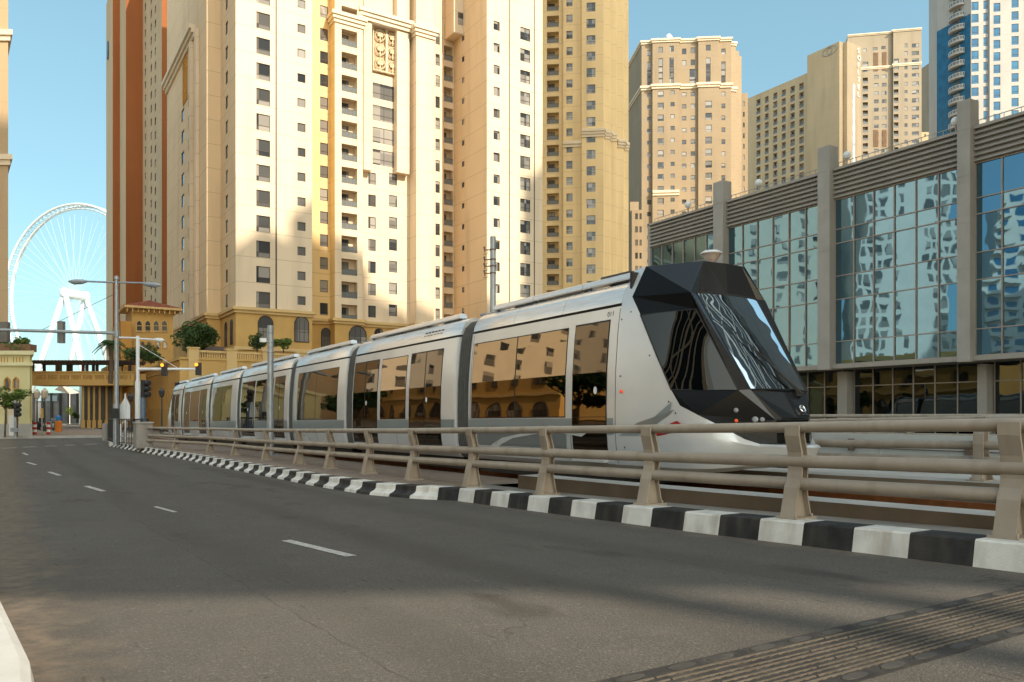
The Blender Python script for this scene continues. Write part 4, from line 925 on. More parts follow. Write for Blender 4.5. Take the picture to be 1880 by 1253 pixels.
for px, c in ((474,105.2),(541,105.2),(641,110)):
    wd = 1.9 if px < 600 else 2.6
    O = pc(px, c); arch_window(t1, O+UP*(pz(628 if px<600 else 640, px+10, c)), E1, wd, 3.4 if px<600 else 3.3)
for px in (688,725,590): O = pc(px, 111.6 if px>600 else 112); arch_window(t1, O+UP*pz(640,px,111.6), E1, 1.3, 3.0)
for c_ in (107.0,110.2): O = EC(A0, c_+.8); arch_window(t1, O+UP*9.4, -E2, 1.1, 3.2)
band(t1, P1, 8.6, .4, .22, M['podium_trim'], 'string_course')
# ---- second wing
TA, TB = Ee, eof(996,103)
P2 = ecs((TA+.02,116),(TA+.02,103),(TB,103),(TB,126))
f2 = {0: [('M',1),('S',848,852.5,.85,263)], 1: [('S',906,917.5,1.35,289),('W',955,973.5,1.95,299)]}
t2 = building('apartment_tower', 'plain cream apartment tower with two window columns and dark grooves, right of the balcony tower', 'tower', P2, GR, 122, [M['jbr'], M['tan']], f2, close=ecs((TA+.02,126)))
for px in (935,981): b = MB(); e_ = eof(px,103); b.par(EC(e_-.08,102.97,LB), E1*.16, E2*.03, UP*62); b.build('dark_groove', M['frame'], t2)  # dark strips drawn in place of the two facade grooves
# ---- yellow tower behind, turned a little to the left
ph = R(-7); d3 = Vector((math.cos(ph), math.sin(ph), 0)); O3 = at(996,163)
def on3(px, off=0):
    r_ = (px-CX)/F; n = Vector((d3.y,-d3.x,0)); q = O3+n*off; t = (r_*q.y-q.x)/(d3.x-r_*d3.y); return q+d3*t
back = Vector((.12,1,0))
P3 = [on3(980), on3(1034), on3(1034,.7), on3(1068,.7), on3(1068,1.3), on3(1108,1.3)]
q = P3[-1].copy()
for dx, dy in ((.35,1.2),(1.1,.25),(.35,1.2),(1.2,.25),(.35,1.2),(1.3,.3),(.4,1.5),(.9,.3)): q = q+Vector((dx,dy,0)); P3.append(q.copy())
f3 = {0: [('B',1004,1026,2.3,336,-200,560)], 2: [('W',1040,1051,1.6,333)], 4: [('W',1077,1093,1.8,314)]}
t3 = building('apartment_tower', 'narrow golden apartment tower with one balcony column, in shade right of the plain cream tower', 'tower', P3, GR, 100, M['t3'], f3, H=3.3, zlim=88, close=[P3[-1]+Vector((2,22,0)), P3[0]+Vector((2,30,0))])
band(t3, P3[4:10], zat(244,158), 1.6, .5, M['trim'], steps=3); band(t3, P3[2:4], zat(266,160), 1.2, .4, M['trim'], steps=2)
band(t3, P3[10:14], zat(258,160), 1.6, .6, M['trim'], steps=3)
# ---- towers on the right, farther away
def slab(px0, px1, Y0, phi, top, base=GR):
    ph = R(phi); d = Vector((math.cos(ph), math.sin(ph), 0)); r_ = (px0-CX)/F; P0 = Vector((r_*Y0, Y0, 0)); r1 = (px1-CX)/F
    t = (r1*P0.y-P0.x)/(d.x-r1*d.y); return P0, P0+d*t, d
P0, Pe, d4 = slab(1178,1345,222,-5,80); n4 = Vector((d4.y,-d4.x,0))
def on(P0, d, px, off=0):
    n = Vector((d.y,-d.x,0)); q = P0+n*off; r_ = (px-CX)/F; return q+d*((r_*q.y-q.x)/(d.x-r_*d.y))
st = [(1178,0),(1198,0),(1198,.9),(1247,.9),(1247,.2),(1282,.2),(1282,.9),(1320,.9),(1320,0),(1342,0)]
P4 = [P0+Vector((-1.5,16,0))]+[on(P0,d4,px,o) for px, o in st]; q = P4[-1].copy()
for dx, dy in ((.3,2.5),(1.8,.3),(.3,3),(1.6,.3),(.3,3),(1.3,.2)): q = q+Vector((dx,dy,0)); P4.append(q.copy())
z4 = zat(82,222)
f4 = {1: [('S',1188,1195,1.2,176,165),('T',1188,1195,7.6,139,100,170,900),('S',1188,1195,1.6,98,80,108,900)],
      3: [('W',1207.5,1218.5,1.75,173,165),('S',1231,1238.5,1.15,170,165),('T',1209,1217,7.4,132,100,165,900),('T',1229,1237,7.4,131,100,165,900),('S',1209,1217,1.6,92,80,104,900),('S',1229,1237,1.6,90,80,104,900)],
      5: [('S',1252,1260,1.2,174,165),('S',1268,1276,1.2,173,165),('S',1252,1260,1.6,116,108,128,900),('S',1268,1276,1.6,115,108,128,900),('S',1252,1260,1.6,95,85,105,900),('S',1268,1276,1.6,93,85,105,900),('T',1266,1278,4.8,143,125,165,900)],
      7: [('W',1295,1307,1.9,170,165),('T',1296,1304.5,7.4,131,100,165,900),('S',1296,1304.5,1.6,88,80,104,900)],
      9: [('S',1324.5,1331.5,1.3,173,168),('T',1324,1332,7.4,138,100,170,900),('S',1324,1332,1.6,95,80,110,900)],
      12: [('S',1350,1354,1.4,200,150)]}
t4 = building('apartment_tower', 'sand coloured residential tower with dark tall slot windows on top, left of the hotel', 'tower', P4, GR, z4, M['t4'], f4, H=3.3, zlim=200, close=[q+Vector((3,14,0)), P4[0]+Vector((4,12,0))], limit=98)
band(t4, P4[:-3], zat(167,222), 1.2, .5, M['trim'], steps=2); band(t4, P4[:-3], z4-.1, 1.0, .45, M['trim'], steps=2)
band(t4, P4[3:5], zat(362,222), 1.4, .5, M['trim'], steps=2)
mb = MB(); c = on(P0,d4,1228,-5)
mb.cbox(c, d4, 8, 5, z4, z4+1.6); mb.build('roof_parapet', M['t4'], t4)
mb = MB(); mb.lathe(c+UP*(z4+1.6), [(.15,0),(.15,1.6),(.9,1.9),(1.0,2.5),(.5,3.2)], 12); mb.tube([c+d4*-3+UP*(z4+1.6), c+d4*-3+UP*(z4+4)], .08, 5); mb.build('roof_aerial', M['white_steel'], t4)
# hotel with a vertical sign
EH = ec(pe(1373,0))[0]
H0 = at(1483,292); eh, ch = ec(H0)
def hp(px): return ec(pe(px, eh))[1]
zt5 = zat(134,292)
colsx = [(1388.5,1396),(1404,1411),(1419.5,1427),(1435,1442.5),(1451,1459),(1467.5,1475.5)]
P5 = [EC(eh, hp(1373)), EC(eh, ch)]
f5 = {0: [('D',a,b_,2.4,y0,150,360) for (a,b_), y0 in zip(colsx, (204,199,192.5,187,181,175.5))]}
t5 = building('hotel_wing', 'low hotel wing with a deep grid of balcony openings, left of the tall hotel block', 'hotel', P5, GR, zt5, M['t5'], f5, H=3.3, zlim=200, close=ecs((eh+16, ch),(eh+16, hp(1373))), limit=98)
e6 = eh-2.2; c6 = ec(pe(1541,e6))[1]; c6b = ec(pe(1482,e6))[1]
zt6 = zat(76, pe(1541,e6).y)
P6 = [EC(e6,c6b), EC(e6,c6), EC(e6+2.2,c6), EC(e6+2.2,c6-1.5), EC(eof(1581,c6-1.5),c6-1.5)]
t6 = building('hotel_tower', 'plain beige hotel slab with a vertical letter sign and a lit glass strip', 'hotel', P6, GR, zt6, [M['t5'], M['t5_dimmed']], {1: [('M',1)], 3: [('M',1)]}, close=ecs((eof(1581,c6-1.5),c6b)))
mb = MB(); O = pc(1568,c6-1.5); zb, za = zat(300,O.y), zat(155,O.y)
mb.par(EC(eof(1565.5,c6-1.5),c6-1.56,zb), E1*(eof(1569.5,c6-1.5)-eof(1565.5,c6-1.5)), E2*.05, UP*(za-zb)); mb.build('glass_strip', mat('pale_glazing', (.45,.55,.62), .1, 0, .5, .35), t6)
for k, ch_ in enumerate('SOFITEL'):
    py = 97+13.4*k; O = EC(eof(1573.5,c6-1.5),c6-1.6,0); O.z = zat(py, O.y); text('letter', ch_, O, E1, UP, 2.5, M['white'], t6, .12)
em = MB(); cc = EC(e6-.06, ec(pe(1537,e6))[1], 0); cc.z = zat(88, cc.y); cc += E2*3.0
for rr in (1.5,): em.tube([cc+E2*(3.0*math.cos(t*math.pi/8))+UP*(1.5*math.sin(t*math.pi/8)) for t in range(17)], .12, 5); em.tube([cc+E2*(1.1*math.cos(t*math.pi/8))+UP*(1.1*math.sin(t*math.pi/8)) for t in range(17)], .12, 5)
em.build('emblem', M['roofgrey'], t6)
# residential tower behind the hotel
P0, Pe, d6 = slab(1556,1692,322,-10,60)
st = [(1556,0),(1640,0),(1640,1.2),(1692,1.2)]; P7 = [on(P0,d6,px,o) for px,o in st]
z7 = zat(68,322)
f6 = {0: [('B',1584,1593.5,2.2,148,140),('S',1604.5,1613,1.5,141.5,132),('S',1619,1627.5,1.5,141,132),('T',1583.5,1594,4.0,123,110,136,900),('S',1584,1591,1.4,93,80,104,900),('S',1602,1611,1.2,90,80,104,900),('S',1618,1626,1.2,88,80,104,900)],
      2: [('B',1640.8,1649.5,2.2,139,131),('S',1660.5,1666,1.5,139,131),('W',1674,1687,1.7,139,131),('T',1640.8,1650,4.3,118,104,131,900),('T',1660.5,1666,4.3,118,104,131,900),('T',1674,1687,4.3,118,104,131,900),('S',1674,1687,1.6,98,80,104,900),('S',1674,1687,1.6,84,76,91,900),('S',1660.5,1666,1.6,98,80,104,900),('S',1660.5,1666,1.6,84,76,91,900)]}
t7 = building('apartment_tower', 'greyish sand tower with lattice panels standing right behind the hotel sign', 'tower', P7, GR, z7, M['t6'], f6, H=3.3, zlim=220, close=[P7[-1]+Vector((4,16,0)), P7[0]+Vector((4,18,0))])
band(t7, P7, zat(131,322), 1.0, .4, M['trim'], steps=2); band(t7, P7, z7-.1, .8, .5, M['trim'], steps=2)
mb = MB()
for a, b_, y0, y1 in ((1604,1612.5,97,131),(1620,1628,96,130),(1604,1612.5,239,270),(1620,1628,239,270)):
    p0 = on(P0,d6,a,.1); p1 = on(P0,d6,b_,.1); zb, zt = zat(y1,p0.y), zat(y0,p0.y); n = 5; m_ = 12
    for i in range(m_):
        z_a = zb+(zt-zb)*i/m_; z_b = zb+(zt-zb)*(i+1)/m_
        for k in range(3):
            s0 = p0.lerp(p1,k/3); s1 = p0.lerp(p1,(k+1)/3); mb.tube([s0+UP*z_a, s1+UP*z_b], .11, 4); mb.tube([s1+UP*z_a, s0+UP*z_b], .11, 4)
mb.build('lattice_panel', mat('brown_lattice', (.30,.19,.12), .7), t7)
mb = MB(); c = (P7[0]+P7[-1])/2+Vector((2,8,0)); mb.cbox(c, d6, 26, 9, z7, z7+2.2); mb.build('roof_block', M['t6'], t7)
# blue and white tower at the right edge
P0, Pe, d8 = slab(1783,1990,216,-9,0)
P8 = [P0+Vector((-3.6,10.5,0)), P0+Vector((-.02,.4,0)), P0, on(P0,d8,1817,0), on(P0,d8,1817,.6), on(P0,d8,1990,.6)]
f8 = {2: [('W',1783.5,1796.5,2.3,124),('W',1805.5,1813,2.3,122)], 4: [('W',1824,1836.5,2.3,127),('W',1857,1870,2.3,120)]}
t8 = building('apartment_tower', 'white tower with blue windows, a blue flank and curved balconies at the right edge', 'tower', P8, GR, 130, [M['t7'], M['blue_panel']], f8, H=3.32, zlim=122, pane='pane_blue', close=[P8[-1]+Vector((2,20,0)), P8[0]+Vector((6,16,0))])
mb = MB(); f0 = P8[0]; f1_ = P8[1]; dd = (f1_-f0).normalized(); nn = Vector((dd.y,-dd.x,0))
mb.par(f0+nn*.05+UP*GR, f1_-f0, nn*.1, UP*(zat(38,220)-GR)); mb.build('blue_flank', M['blue_panel'], t8)
for k in range(22):
    z = zat(228,217)+(-8+k)*3.32
    if z > 122: break
    mb = MB(); c = P8[0].lerp(P8[1], .62)+nn*.15
    pts = [c+dd*2.4*math.cos(t*math.pi/8)+nn*1.5*math.sin(t*math.pi/8) for t in range(9)]
    mb.extr([p+UP*z for p in pts], UP*.5, 0)
    top = [p+UP*(z+1.35) for p in pts]; mb.tube(top, .05, 5, 1)
    for p in pts: mb.tube([p+UP*(z+.5), p+UP*(z+1.35)], .03, 4, 1)
    for p, p2 in zip(pts, pts[1:]): mb.poly([p+UP*(z+.5), p2+UP*(z+.5), p2+UP*(z+1.3), p+UP*(z+1.3)], 2)
    mb.par(c-dd*1.1+nn*.02+UP*(z+.5), dd*2.2, nn*.05, UP*2.3, 3); mb.build('balcony', [M['t7'], M['white_steel'], M['rail_glass'], M['pane']], t8)
# slivers of farther towers
def plain(px0, px1, Y, phi, ytop, m, label, rows, name='apartment_tower', base=GR, D=14, zlim=300, pane='pane'):
    a, b_, d = slab(px0, px1, Y, phi, 0); return building(name, label, 'tower', [a+Vector((-1.5,D,0)), a, b_], base, zat(ytop,Y), m, {1: rows}, H=3.3, zlim=zlim, close=[b_+Vector((1,D,0))], pane=pane)
tt = plain(1712,1738,400,-12,112,M['t6'],'pale distant tower partly hidden by the blue flank of the white tower',[('S',1715,1718,1.4,200),('S',1722,1725,1.4,200),('S',1729,1732,1.4,200)])
mb = MB(); mb.cbox(at(1725,404), (1,0,0), 6, 8, zat(112,400), zat(94,400)); mb.build('roof_block', M['t6'], tt)
plain(1692,1716,380,0,243,M['buff'],'lower distant block between the hotel towers and the blue tower',[('S',1697,1700,1.4,300),('S',1705,1708,1.4,300)])
tt = plain(1160,1180,200,-4,386,M['t4'],'low sand block between the golden tower and the sand residential tower',[('S',1166,1171,1.5,470),('S',1174,1178,1.5,470)])
mb = MB(); mb.cbox(at(1163,203), (1,0,0), 2.2, 3, zat(386,200), zat(368,200)); mb.build('roof_block', M['t4'], tt)
plain(1345,1373,246,-4,172,M['t4'],'narrow sand tower set back just left of the hotel wing',[('S',1352,1356,1.5,230),('S',1364,1367,1.5,230)])
# ---- orange and buff hotel on the left
def eC(px, e): return ec(pe(px, e))[1]
h0 = at(207,214); eL, cL = ec(h0)
cA = eC(195,eL); eM = eof(220,cL); cB = eC(229,eM) if False else cL-5.2
P9 = [EC(eL,cA), EC(eL,cL), EC(eof(220,cL),cL)]
e2 = eof(220,cL); c2 = eC(231,e2); c2 = min(c2, cL-.5) if c2 < cL else cL-6; P9.append(EC(e2,c2)); e3 = eof(262,c2); P9.append(EC(e3,c2))
c3 = eC(297,e3); c3 = c3 if c3 < c2 else c2-10; P9.append(EC(e3,c3)); e4 = eof(325,c3); P9.append(EC(e4,c3))
f9 = {0: [('M',1)], 1: [('M',0)], 2: [('M',1)], 3: [('M',0)], 4: [('M',1),('S',266,268,1.8,300),('S',276.5,279,1.8,300),('S',284,286.5,1.8,300)], 5: [('M',0)]}
t9 = building('hotel_tower', 'terracotta and buff hotel tower with a blue round sign, just right of the observation wheel', 'hotel', P9, GR, 118, [M['terra'], M['buff']], f9, H=3.3, zlim=130, close=ecs((e4,cA)))
mb = MB(); c = EC(eL-.1, eC(199,eL), 0); c.z = zat(93,c.y); mb.extr([c+E2*1.6*math.cos(t*math.pi/8)+UP*2.6*math.sin(t*math.pi/8) for t in range(16)], E1*-.2); mb.build('round_sign', mat('blue_sign', (.03,.10,.2), .5), t9)
# ---- tower at the left edge
ta = at(15,84); t10p = [ta+Vector((-30,2,0)), ta+Vector((-.3,0,0)), ta+Vector((-1.2,14,0))]
t10 = building('apartment_tower', 'dark beige tower cut off by the left edge of the picture', 'tower', [ta+Vector((-34,-1,0)), ta], GR, 70, M['buff'], {0: [('W',-60,-40,1.9,300),('W',-120,-100,1.9,300),('W',-200,-175,1.9,300),('W',-290,-260,1.9,300)]}, close=[ta+Vector((-11.5,16,0)), ta+Vector((-45,15,0))])
for yy in (296,68): band(t10, [ta+Vector((-34,-1,0)), ta, ta+Vector((-11.5,16,0))], zat(yy+8,84), 1.1, .35, M['trim'], steps=2)
# ---- glazed building on the right
gb = thing('glass_office', 'long glass fronted office building with grey pillars and louvred parapet on the right', 'office building', EC(45, 40, GR))
def curtain():
    m = bpy.data.materials.new('curtain_glass'); m.use_nodes = True; N = m.node_tree.nodes; L = m.node_tree.links; p = N['Principled BSDF']
    p.inputs['Metallic'].default_value = 1; p.inputs['Roughness'].default_value = .015; p.inputs['Base Color'].default_value = (.125,.23,.31,1)
    g = N.new('ShaderNodeNewGeometry'); no = N.new('ShaderNodeTexNoise'); no.inputs['Scale'].default_value = .55; no.inputs['Detail'].default_value = 1.5; L.new(g.outputs['Position'], no.inputs[0])
    b = N.new('ShaderNodeBump'); b.inputs['Strength'].default_value = .0065; b.inputs['Distance'].default_value = 1.0; L.new(no.outputs[0], b.inputs['Height']); L.new(b.outputs[0], p.inputs['Normal']); return m
M['curtain'] = curtain(); M['mullion'] = mat('mullion', (.36,.31,.27), .5, .2, .08, 2); M['gpillar'] = mat('pillar_panels', (.38,.36,.33), .6, .1, .08, .8, dirt=((.2,.185,.165),.6,.4)); M['louvre'] = mat('louvre', (.36,.335,.30), .5, .2, .06, 1)
M['dark_back'] = mat('dark_backing', (.02,.02,.02), .8)
GE = 45.0
def gc(px): return ec(pe(px, GE))[1]
ROWS = [3.35,4.8,7.5,9.0,11.1,12.0,13.9]
pill = [(gc(1320),gc(1338)),(gc(1512),gc(1534)),(gc(1768),gc(1792))]; step = (pill[0][1]+pill[0][0])/2-(pill[1][1]+pill[1][0])/2
pill.append((pill[2][0]-step, pill[2][1]-step)); pill.append((pill[3][0]-step, pill[3][1]-step)); pill.append((pill[4][0]-step, pill[4][1]-step))
ends = [(gc(1197), gc(1320))]+[(pill[i][1], pill[i+1][0]) for i in range(5)]
ctop = gc(1197); cbot = pill[-1][1]
mb = MB(); mb.par(EC(GE+.15,cbot,3.35), E1*16, E2*(ctop-cbot), UP*10.6); mb.par(EC(GE+2.6,cbot,GR), E1*13, E2*(ctop-cbot-1), UP*4.8); mb.build('core', M['dark_back'], gb)
for c0, c1 in ends:                                          # c0 farther, c1 nearer
    g_ = MB(); f_ = MB(); n = 6; dc = (c1-c0)/n
    zs = [3.35]+ROWS[1:]
    for i in range(n):
        for za, zb in zip(zs, zs[1:]):
            j = [rnd.uniform(-.007,.007) for _ in range(3)]
            a = c0+dc*i; b_ = a+dc
            g_.poly([EC(GE+j[0],a,za), EC(GE+j[1],b_,za), EC(GE+j[2],b_,zb), EC(GE+j[0]+j[2]-j[1],a,zb)])
    bay = g_.build('glazed_bay', M['curtain'], gb)
    for i in range(n+1): f_.par(EC(GE-.09,c0+dc*i-.03,3.35), E1*.09, E2*.06, UP*10.55)
    for z in zs: f_.par(EC(GE-.07,c0,z-.03), E1*.07, E2*(c1-c0), UP*.06)
    f_.build('mullion_frame', M['mullion'], bay)
    # ground floor, set back
    s = MB(); k = 6
    if 'shopglass' not in M: M['shopglass'] = M['curtain'].copy(); M['shopglass'].node_tree.nodes['Principled BSDF'].inputs['Base Color'].default_value = (.06,.075,.08,1)
    for i in range(k):
        a = c0+(c1-c0)*i/k; b_ = c0+(c1-c0)*(i+1)/k
        for za, zb in ((-1.4,2.0),(2.0,3.1)): j = [rnd.uniform(-.008,.008) for _ in range(3)]; s.poly([EC(GE+2+j[0],a,za), EC(GE+2+j[1],b_,za), EC(GE+2+j[2],b_,zb), EC(GE+2+j[0]+j[2]-j[1],a,zb)])
    sh = s.build('shopfront', M['shopglass'], gb); f_ = MB()
    for i in range(k+1): f_.par(EC(GE+1.92,c0+(c1-c0)*i/k-.03,-1.4), E1*.08, E2*.06, UP*4.5)
    f_.par(EC(GE+1.93,c0,1.97), E1*.06, E2*(c1-c0), UP*.06); f_.build('shopfront_frame', M['mullion'], sh)
    lv = MB(); zz = 13.95
    for i in range(6):
        pr = [(GE-.05,zz),(GE-.28,zz+.03),(GE-.28,zz+.09),(GE-.05,zz+.30)]; A = [EC(e,c0,z) for e,z in pr]; lv.extr(A, E2*(c1-c0)); zz += .30
    lv.par(EC(GE-.32,c1,zz), E1*.5, E2*(c0-c1), UP*.16); lv.par(EC(GE-.04,c1,13.9), E1*.1, E2*(c0-c1), UP*1.85); lv.build('louvre_parapet', M['louvre'], gb)
    hr = MB(); 
    for z in (.35,.62): hr.tube([EC(GE+.3,c0,zz+z), EC(GE+.3,c1,zz+z)], .025, 5)
    k = int(abs(c1-c0)/.42)
    for i in range(k+1): c_ = c0+(c1-c0)*i/k; hr.tube([EC(GE+.3,c_,zz), EC(GE+.3,c_,zz+.62)], .018, 4)
    hr.build('roof_railing', M['gpillar'], gb)
for c0, c1 in pill:
    p = MB(); z = 3.0
    while z < 17.3:
        zn = min(z+2.55, 17.4); p.par(EC(GE-.62,c1,z+.012), E1*.9, E2*(c0-c1), UP*(zn-z-.024)); z = zn
    p.par(EC(GE-.6,c1+.012,3.0), E1*.86, E2*(c0-c1-.024), UP*14.3); p.par(EC(GE+1.3,c1+.1,GR), E1*.8, E2*(c0-c1-.2), UP*4.4); p.build('pillar', M['gpillar'], gb)
p = MB(); p.par(EC(GE-.35,cbot,3.06), E1*2.6, E2*(ctop-cbot), UP*.26); p.build('edge_beam', M['louvre'], gb)
p = MB(); p.par(EC(GE-.2,ctop,GR), E1*16, E2*.3, UP*17.2); p.build('end_wall', M['gpillar'], gb)
p = MB(); p.par(EC(GE+.2,cbot,15.3), E1*16, E2*(ctop-cbot), UP*.3); p.build('roof', M['conc'], gb)
glob = None
for px, wh in ((1263,'farthest small white globe lamp on the parapet of the glass office'),(1393,'white globe lamp on the office parapet between its two left pillars'),(1555,'white globe lamp just right of the second office pillar'),(1755,'large white globe lamp just left of the tallest office pillar')):
    O = EC(GE+.0, gc(px), 15.9); g_ = thing('globe_lamp', wh, 'lamp', O, 'globe lamps along the office roof')
    b = MB(); b.lathe(O, [(.05,0),(.05,.5),(.09,.52)], 8); b.build('stem', M['gpillar'], g_)
    b = MB(); b.lathe(O+UP*.68, [(.26*math.cos(t*math.pi/12),.26*math.sin(t*math.pi/12)) for t in range(-6,7)], 16); b.build('globe', M['white_steel'], g_, smooth=True)
# ---- buildings behind and beside the camera: they shade the street and fill the reflections
M['tower_grey'] = mat('grey_tower_panels', (.09,.09,.09), .35, 0, .2, .3)
def offtower(label, x0, x1, y, dpt, z0, z1, m, name='apartment_tower', rot=0, cols=6, winw=1.8, winh=2.0, faceright=False, pane='pane', bal=False, skip=()):
    root = thing(name, label, 'tower', ((x0+x1)/2, y, -1.45)); c = Vector(((x0+x1)/2, y, 0)); mtx = Matrix.Rotation(R(rot), 3, 'Z')
    def W(px, py, pz_): return c + mtx @ Vector((px, py, 0)) + UP*pz_
    L_ = x1-x0; mb = MB(); wn = MB()
    mb.par(W(-L_/2,0,z0), mtx @ Vector((L_,0,0)), mtx @ Vector((0,dpt,0)), UP*(z1-z0)); 
    d = mtx @ Vector((1,0,0)); n = Vector((d.y,-d.x,0)); k = 0; z = max(z0,0)+1.5
    while z < z1-3:
        for i in range(cols):
            if i in skip: continue
            x = -L_/2+L_*(i+.5)/cols
            if bal and i % 2: wn.par(W(x-L_/cols*.45,-1.3,z-.6), d*L_/cols*.9, n*-1.3, UP*1.1, 1)
            wn.par(W(x-winw/2,-.06,z), d*winw, n*-.1, UP*winh, 0)
        z += 3.4
    mb.build('wall', m, root); tag(wn.build('window', [M[pane], m], root), kind='stuff'); return root
M['pale_wall'] = mat('pale_render', (.60,.56,.48), .8, 0, .05, .4)
M['white_wall'] = mat('white_render', (.70,.68,.64), .8, 0, .05, .4)
# unseen block behind the camera, added and shaped to cast the street shadow
g_ = thing('shade_tower', 'unseen cream block over an open gap behind the camera, added to shadow the street', 'tower', (40,-16,-1))
def shade_block(x0, x1, z0, z1):
    b = MB(); b.box(x0, x1, -22, -14, z0, z1); b.build('wall', M['jbr'], g_)
for x0, x1, z0, z1 in ((10,68,SHADE_GAP_Z,126),(68,74.6,SHADE_GAP_Z,143),(74.6,80,SHADE_GAP_Z,131),(80,92,SHADE_GAP_Z,139),(92,105,SHADE_GAP_Z,150),(105,138,SHADE_GAP_Z,147)): shade_block(x0, x1, z0, z1)
for x0, x1, y0, y1 in ((48,56,-22,-14.5),(90,104,-22,-14.5),(23.0,23.28,-18.2,-17.9),(24.3,24.58,-18.2,-17.9),(25.7,25.98,-18.2,-17.9)):
    b = MB(); b.box(x0, x1, y0, y1, -2, SHADE_GAP_Z); b.build('pier', M['jbr'], g_)  # thin posts are added only to throw shadow streaks on the road
offtower('slender dark glazed tower hidden beyond the right edge, shading the golden tower', 99, 124.6, 50, 20, -1.4, 205, M['tower_grey'])
# left hand side of the street, seen only as reflections
offtower('beige apartment tower reflected in the left glazed bays', -160, -95, 90, 16, -1.4, 74, M['pale_wall'], rot=62, cols=11, winw=1.7, winh=2.1)
offtower('white balcony tower reflected in the blue glazed bays', -149, -127, 44.5, 14, -1.4, 61, M['white_wall'], rot=72, cols=11, winw=1.25, winh=2.3, pane='pane', skip=(3,4,6,7))
offtower('second white balcony tower reflected in the last glazed bay', -182, -148, 8, 14, -1.4, 58, M['white_wall'], rot=84, cols=8, winw=2.2, winh=2.0, pane='pane_blue', bal=True)
pdm = thing('podium_building', 'yellow arcaded podium along the left side of the street, outside the frame', 'building', EC(-22, 20, -1.4))
b = MB(); b.par(EC(-38,-20,-1.5), E1*14, E2*58, UP*9.5); b.par(EC(-37.8,-20,8), E1*.3, E2*58, UP*1.0); b.build('wall', M['podium'], pdm)
b = MB(); b.par(EC(-24.1,-20,7.2), E1*.45, E2*58, UP*.5); b.par(EC(-24.1,-20,3.4), E1*.3, E2*58, UP*.25); b.build('string_course', M['podium_trim'], pdm)
for k in range(13): arch_window(pdm, EC(-24+.02, -17+k*4.3, -1.0), E2, 2.4, 3.9); arch_window(pdm, EC(-24+.02, -16.3+k*4.3, 4.4), E2, 1.2, 2.4)

pd2 = thing('podium_building', 'ochre arcaded podium beyond the crossing street on the left, outside the frame', 'building', EC(-30, 90, -1.4))
b = MB(); b.par(EC(-44,62,-1.5), E1*16, E2*75, UP*10.5); b.build('wall', M['podium'], pd2)
b = MB(); b.par(EC(-28.1,62,8.2), E1*.5, E2*75, UP*.5); b.par(EC(-28.1,62,3.6), E1*.3, E2*75, UP*.3); b.build('string_course', M['podium_trim'], pd2)
for k in range(16): arch_window(pd2, EC(-28+.02, 64+k*4.5, -1.0), E2, 2.6, 4.0); arch_window(pd2, EC(-28+.02, 65+k*4.5, 4.7), E2, 1.2, 2.6)

M['fin_dark'] = mat('dark_glass_wall', (.02,.022,.025), .1)
def fintower(label, c, rot, L_, dpt, z1, step, fin):  # unseen tower with fins, added to streak and darken the cab glass reflections
    c = Vector((c[0], c[1], 0)); root = thing('reflection_tower', label, 'tower', (c.x, c.y, -1.45)); mx = Matrix.Rotation(R(rot), 3, 'Z'); d = mx @ Vector((1,0,0)); q = mx @ Vector((0,1,0))
    b = MB(); b.par(c-d*L_/2+UP*-1.45, d*L_, q*dpt, UP*(z1+1.45)); b.build('wall', M['fin_dark'], root)
    b = MB(); x = -L_/2; k = 0
    while x <= L_/2: b.par(c+d*x-q*.6+UP*-1.45, d*(fin if k % 3 else fin*2), q*.6, UP*(z1+3)); x += step*(1 if k % 2 else 1.6); k += 1
    z = 6
    while z < z1: b.par(c-d*L_/2-q*.3+UP*z, d*L_, q*.3, UP*.5); z += 14
    b.build('fin', M['white_wall'], root); return root
fintower('unseen tall dark tower with pale fins right of the street, added for windscreen reflections', (121,33), -75, 30, 22, 150, 3.2, .5)
fintower('second unseen dark tower with pale fins far to the right, added for windscreen reflections', (128,2), -85, 26, 20, 165, 3.6, .5)
fintower('unseen dark tower with pale fins behind the camera, added for cab window reflections', (-60,-40), 150, 34, 18, 90, 4.2, .9)
fintower('unseen long dark block with pale fins behind the camera to the far left, added for cab window reflections', (-108,-30), 130, 44, 18, 70, 4.6, 1.0)

fintower('unseen grey block with pale fins on the far left, added for cab window reflections', (-150,-40), 105, 60, 18, 80, 5.0, 1.2)
# ------------------------------------------------------------------ left background: wheel, bridge, podium walls, street furniture, trees
def gnd(px, py): p = onroad(px, py); return p
# observation wheel
WY = 1114.0; wc = at(138, WY, 542); vd = Vector((wc.x, wc.y, 0)).normalized(); pd = Vector((vd.y, -vd.x, 0))
wax = (pd*math.cos(R(47)) - vd*math.sin(R(47))).normalized(); wn_ = Vector((-wax.y, wax.x, 0)); RW = 167*WY/F
ow = thing('observation_wheel', 'huge white observation wheel with fine spokes far behind the pedestrian bridge', 'observation wheel', (wc.x, wc.y, -1.6))
WV = mat('wheel_hazed', (.50,.60,.66), .5, 0, .02)  # distance haze put into the colour of a white wheel
def wp_(a, r_, o=0): return wc + wax*r_*math.cos(a) + UP*r_*math.sin(a) + wn_*o
n = 96
for o in (-6.5, 6.5):
    b = MB(); b.tube([wp_(2*math.pi*i/n, RW-2, o) for i in range(n+1)], 1.7, 8, cap=False); b.build('rim', WV, ow, smooth=True)
b = MB(); b.tube([wp_(2*math.pi*i/n, RW-7, 0) for i in range(n+1)], 1.2, 6, cap=False)
for i in range(n):
    a = 2*math.pi*i/n; a2 = 2*math.pi*(i+1)/n; b.tube([wp_(a,RW-2,-6.5), wp_(a,RW-2,6.5)], .7, 4); b.tube([wp_(a,RW-2,-6.5), wp_(a2,RW-2,6.5)], .45, 4)
b.build('rim_truss', WV, ow)
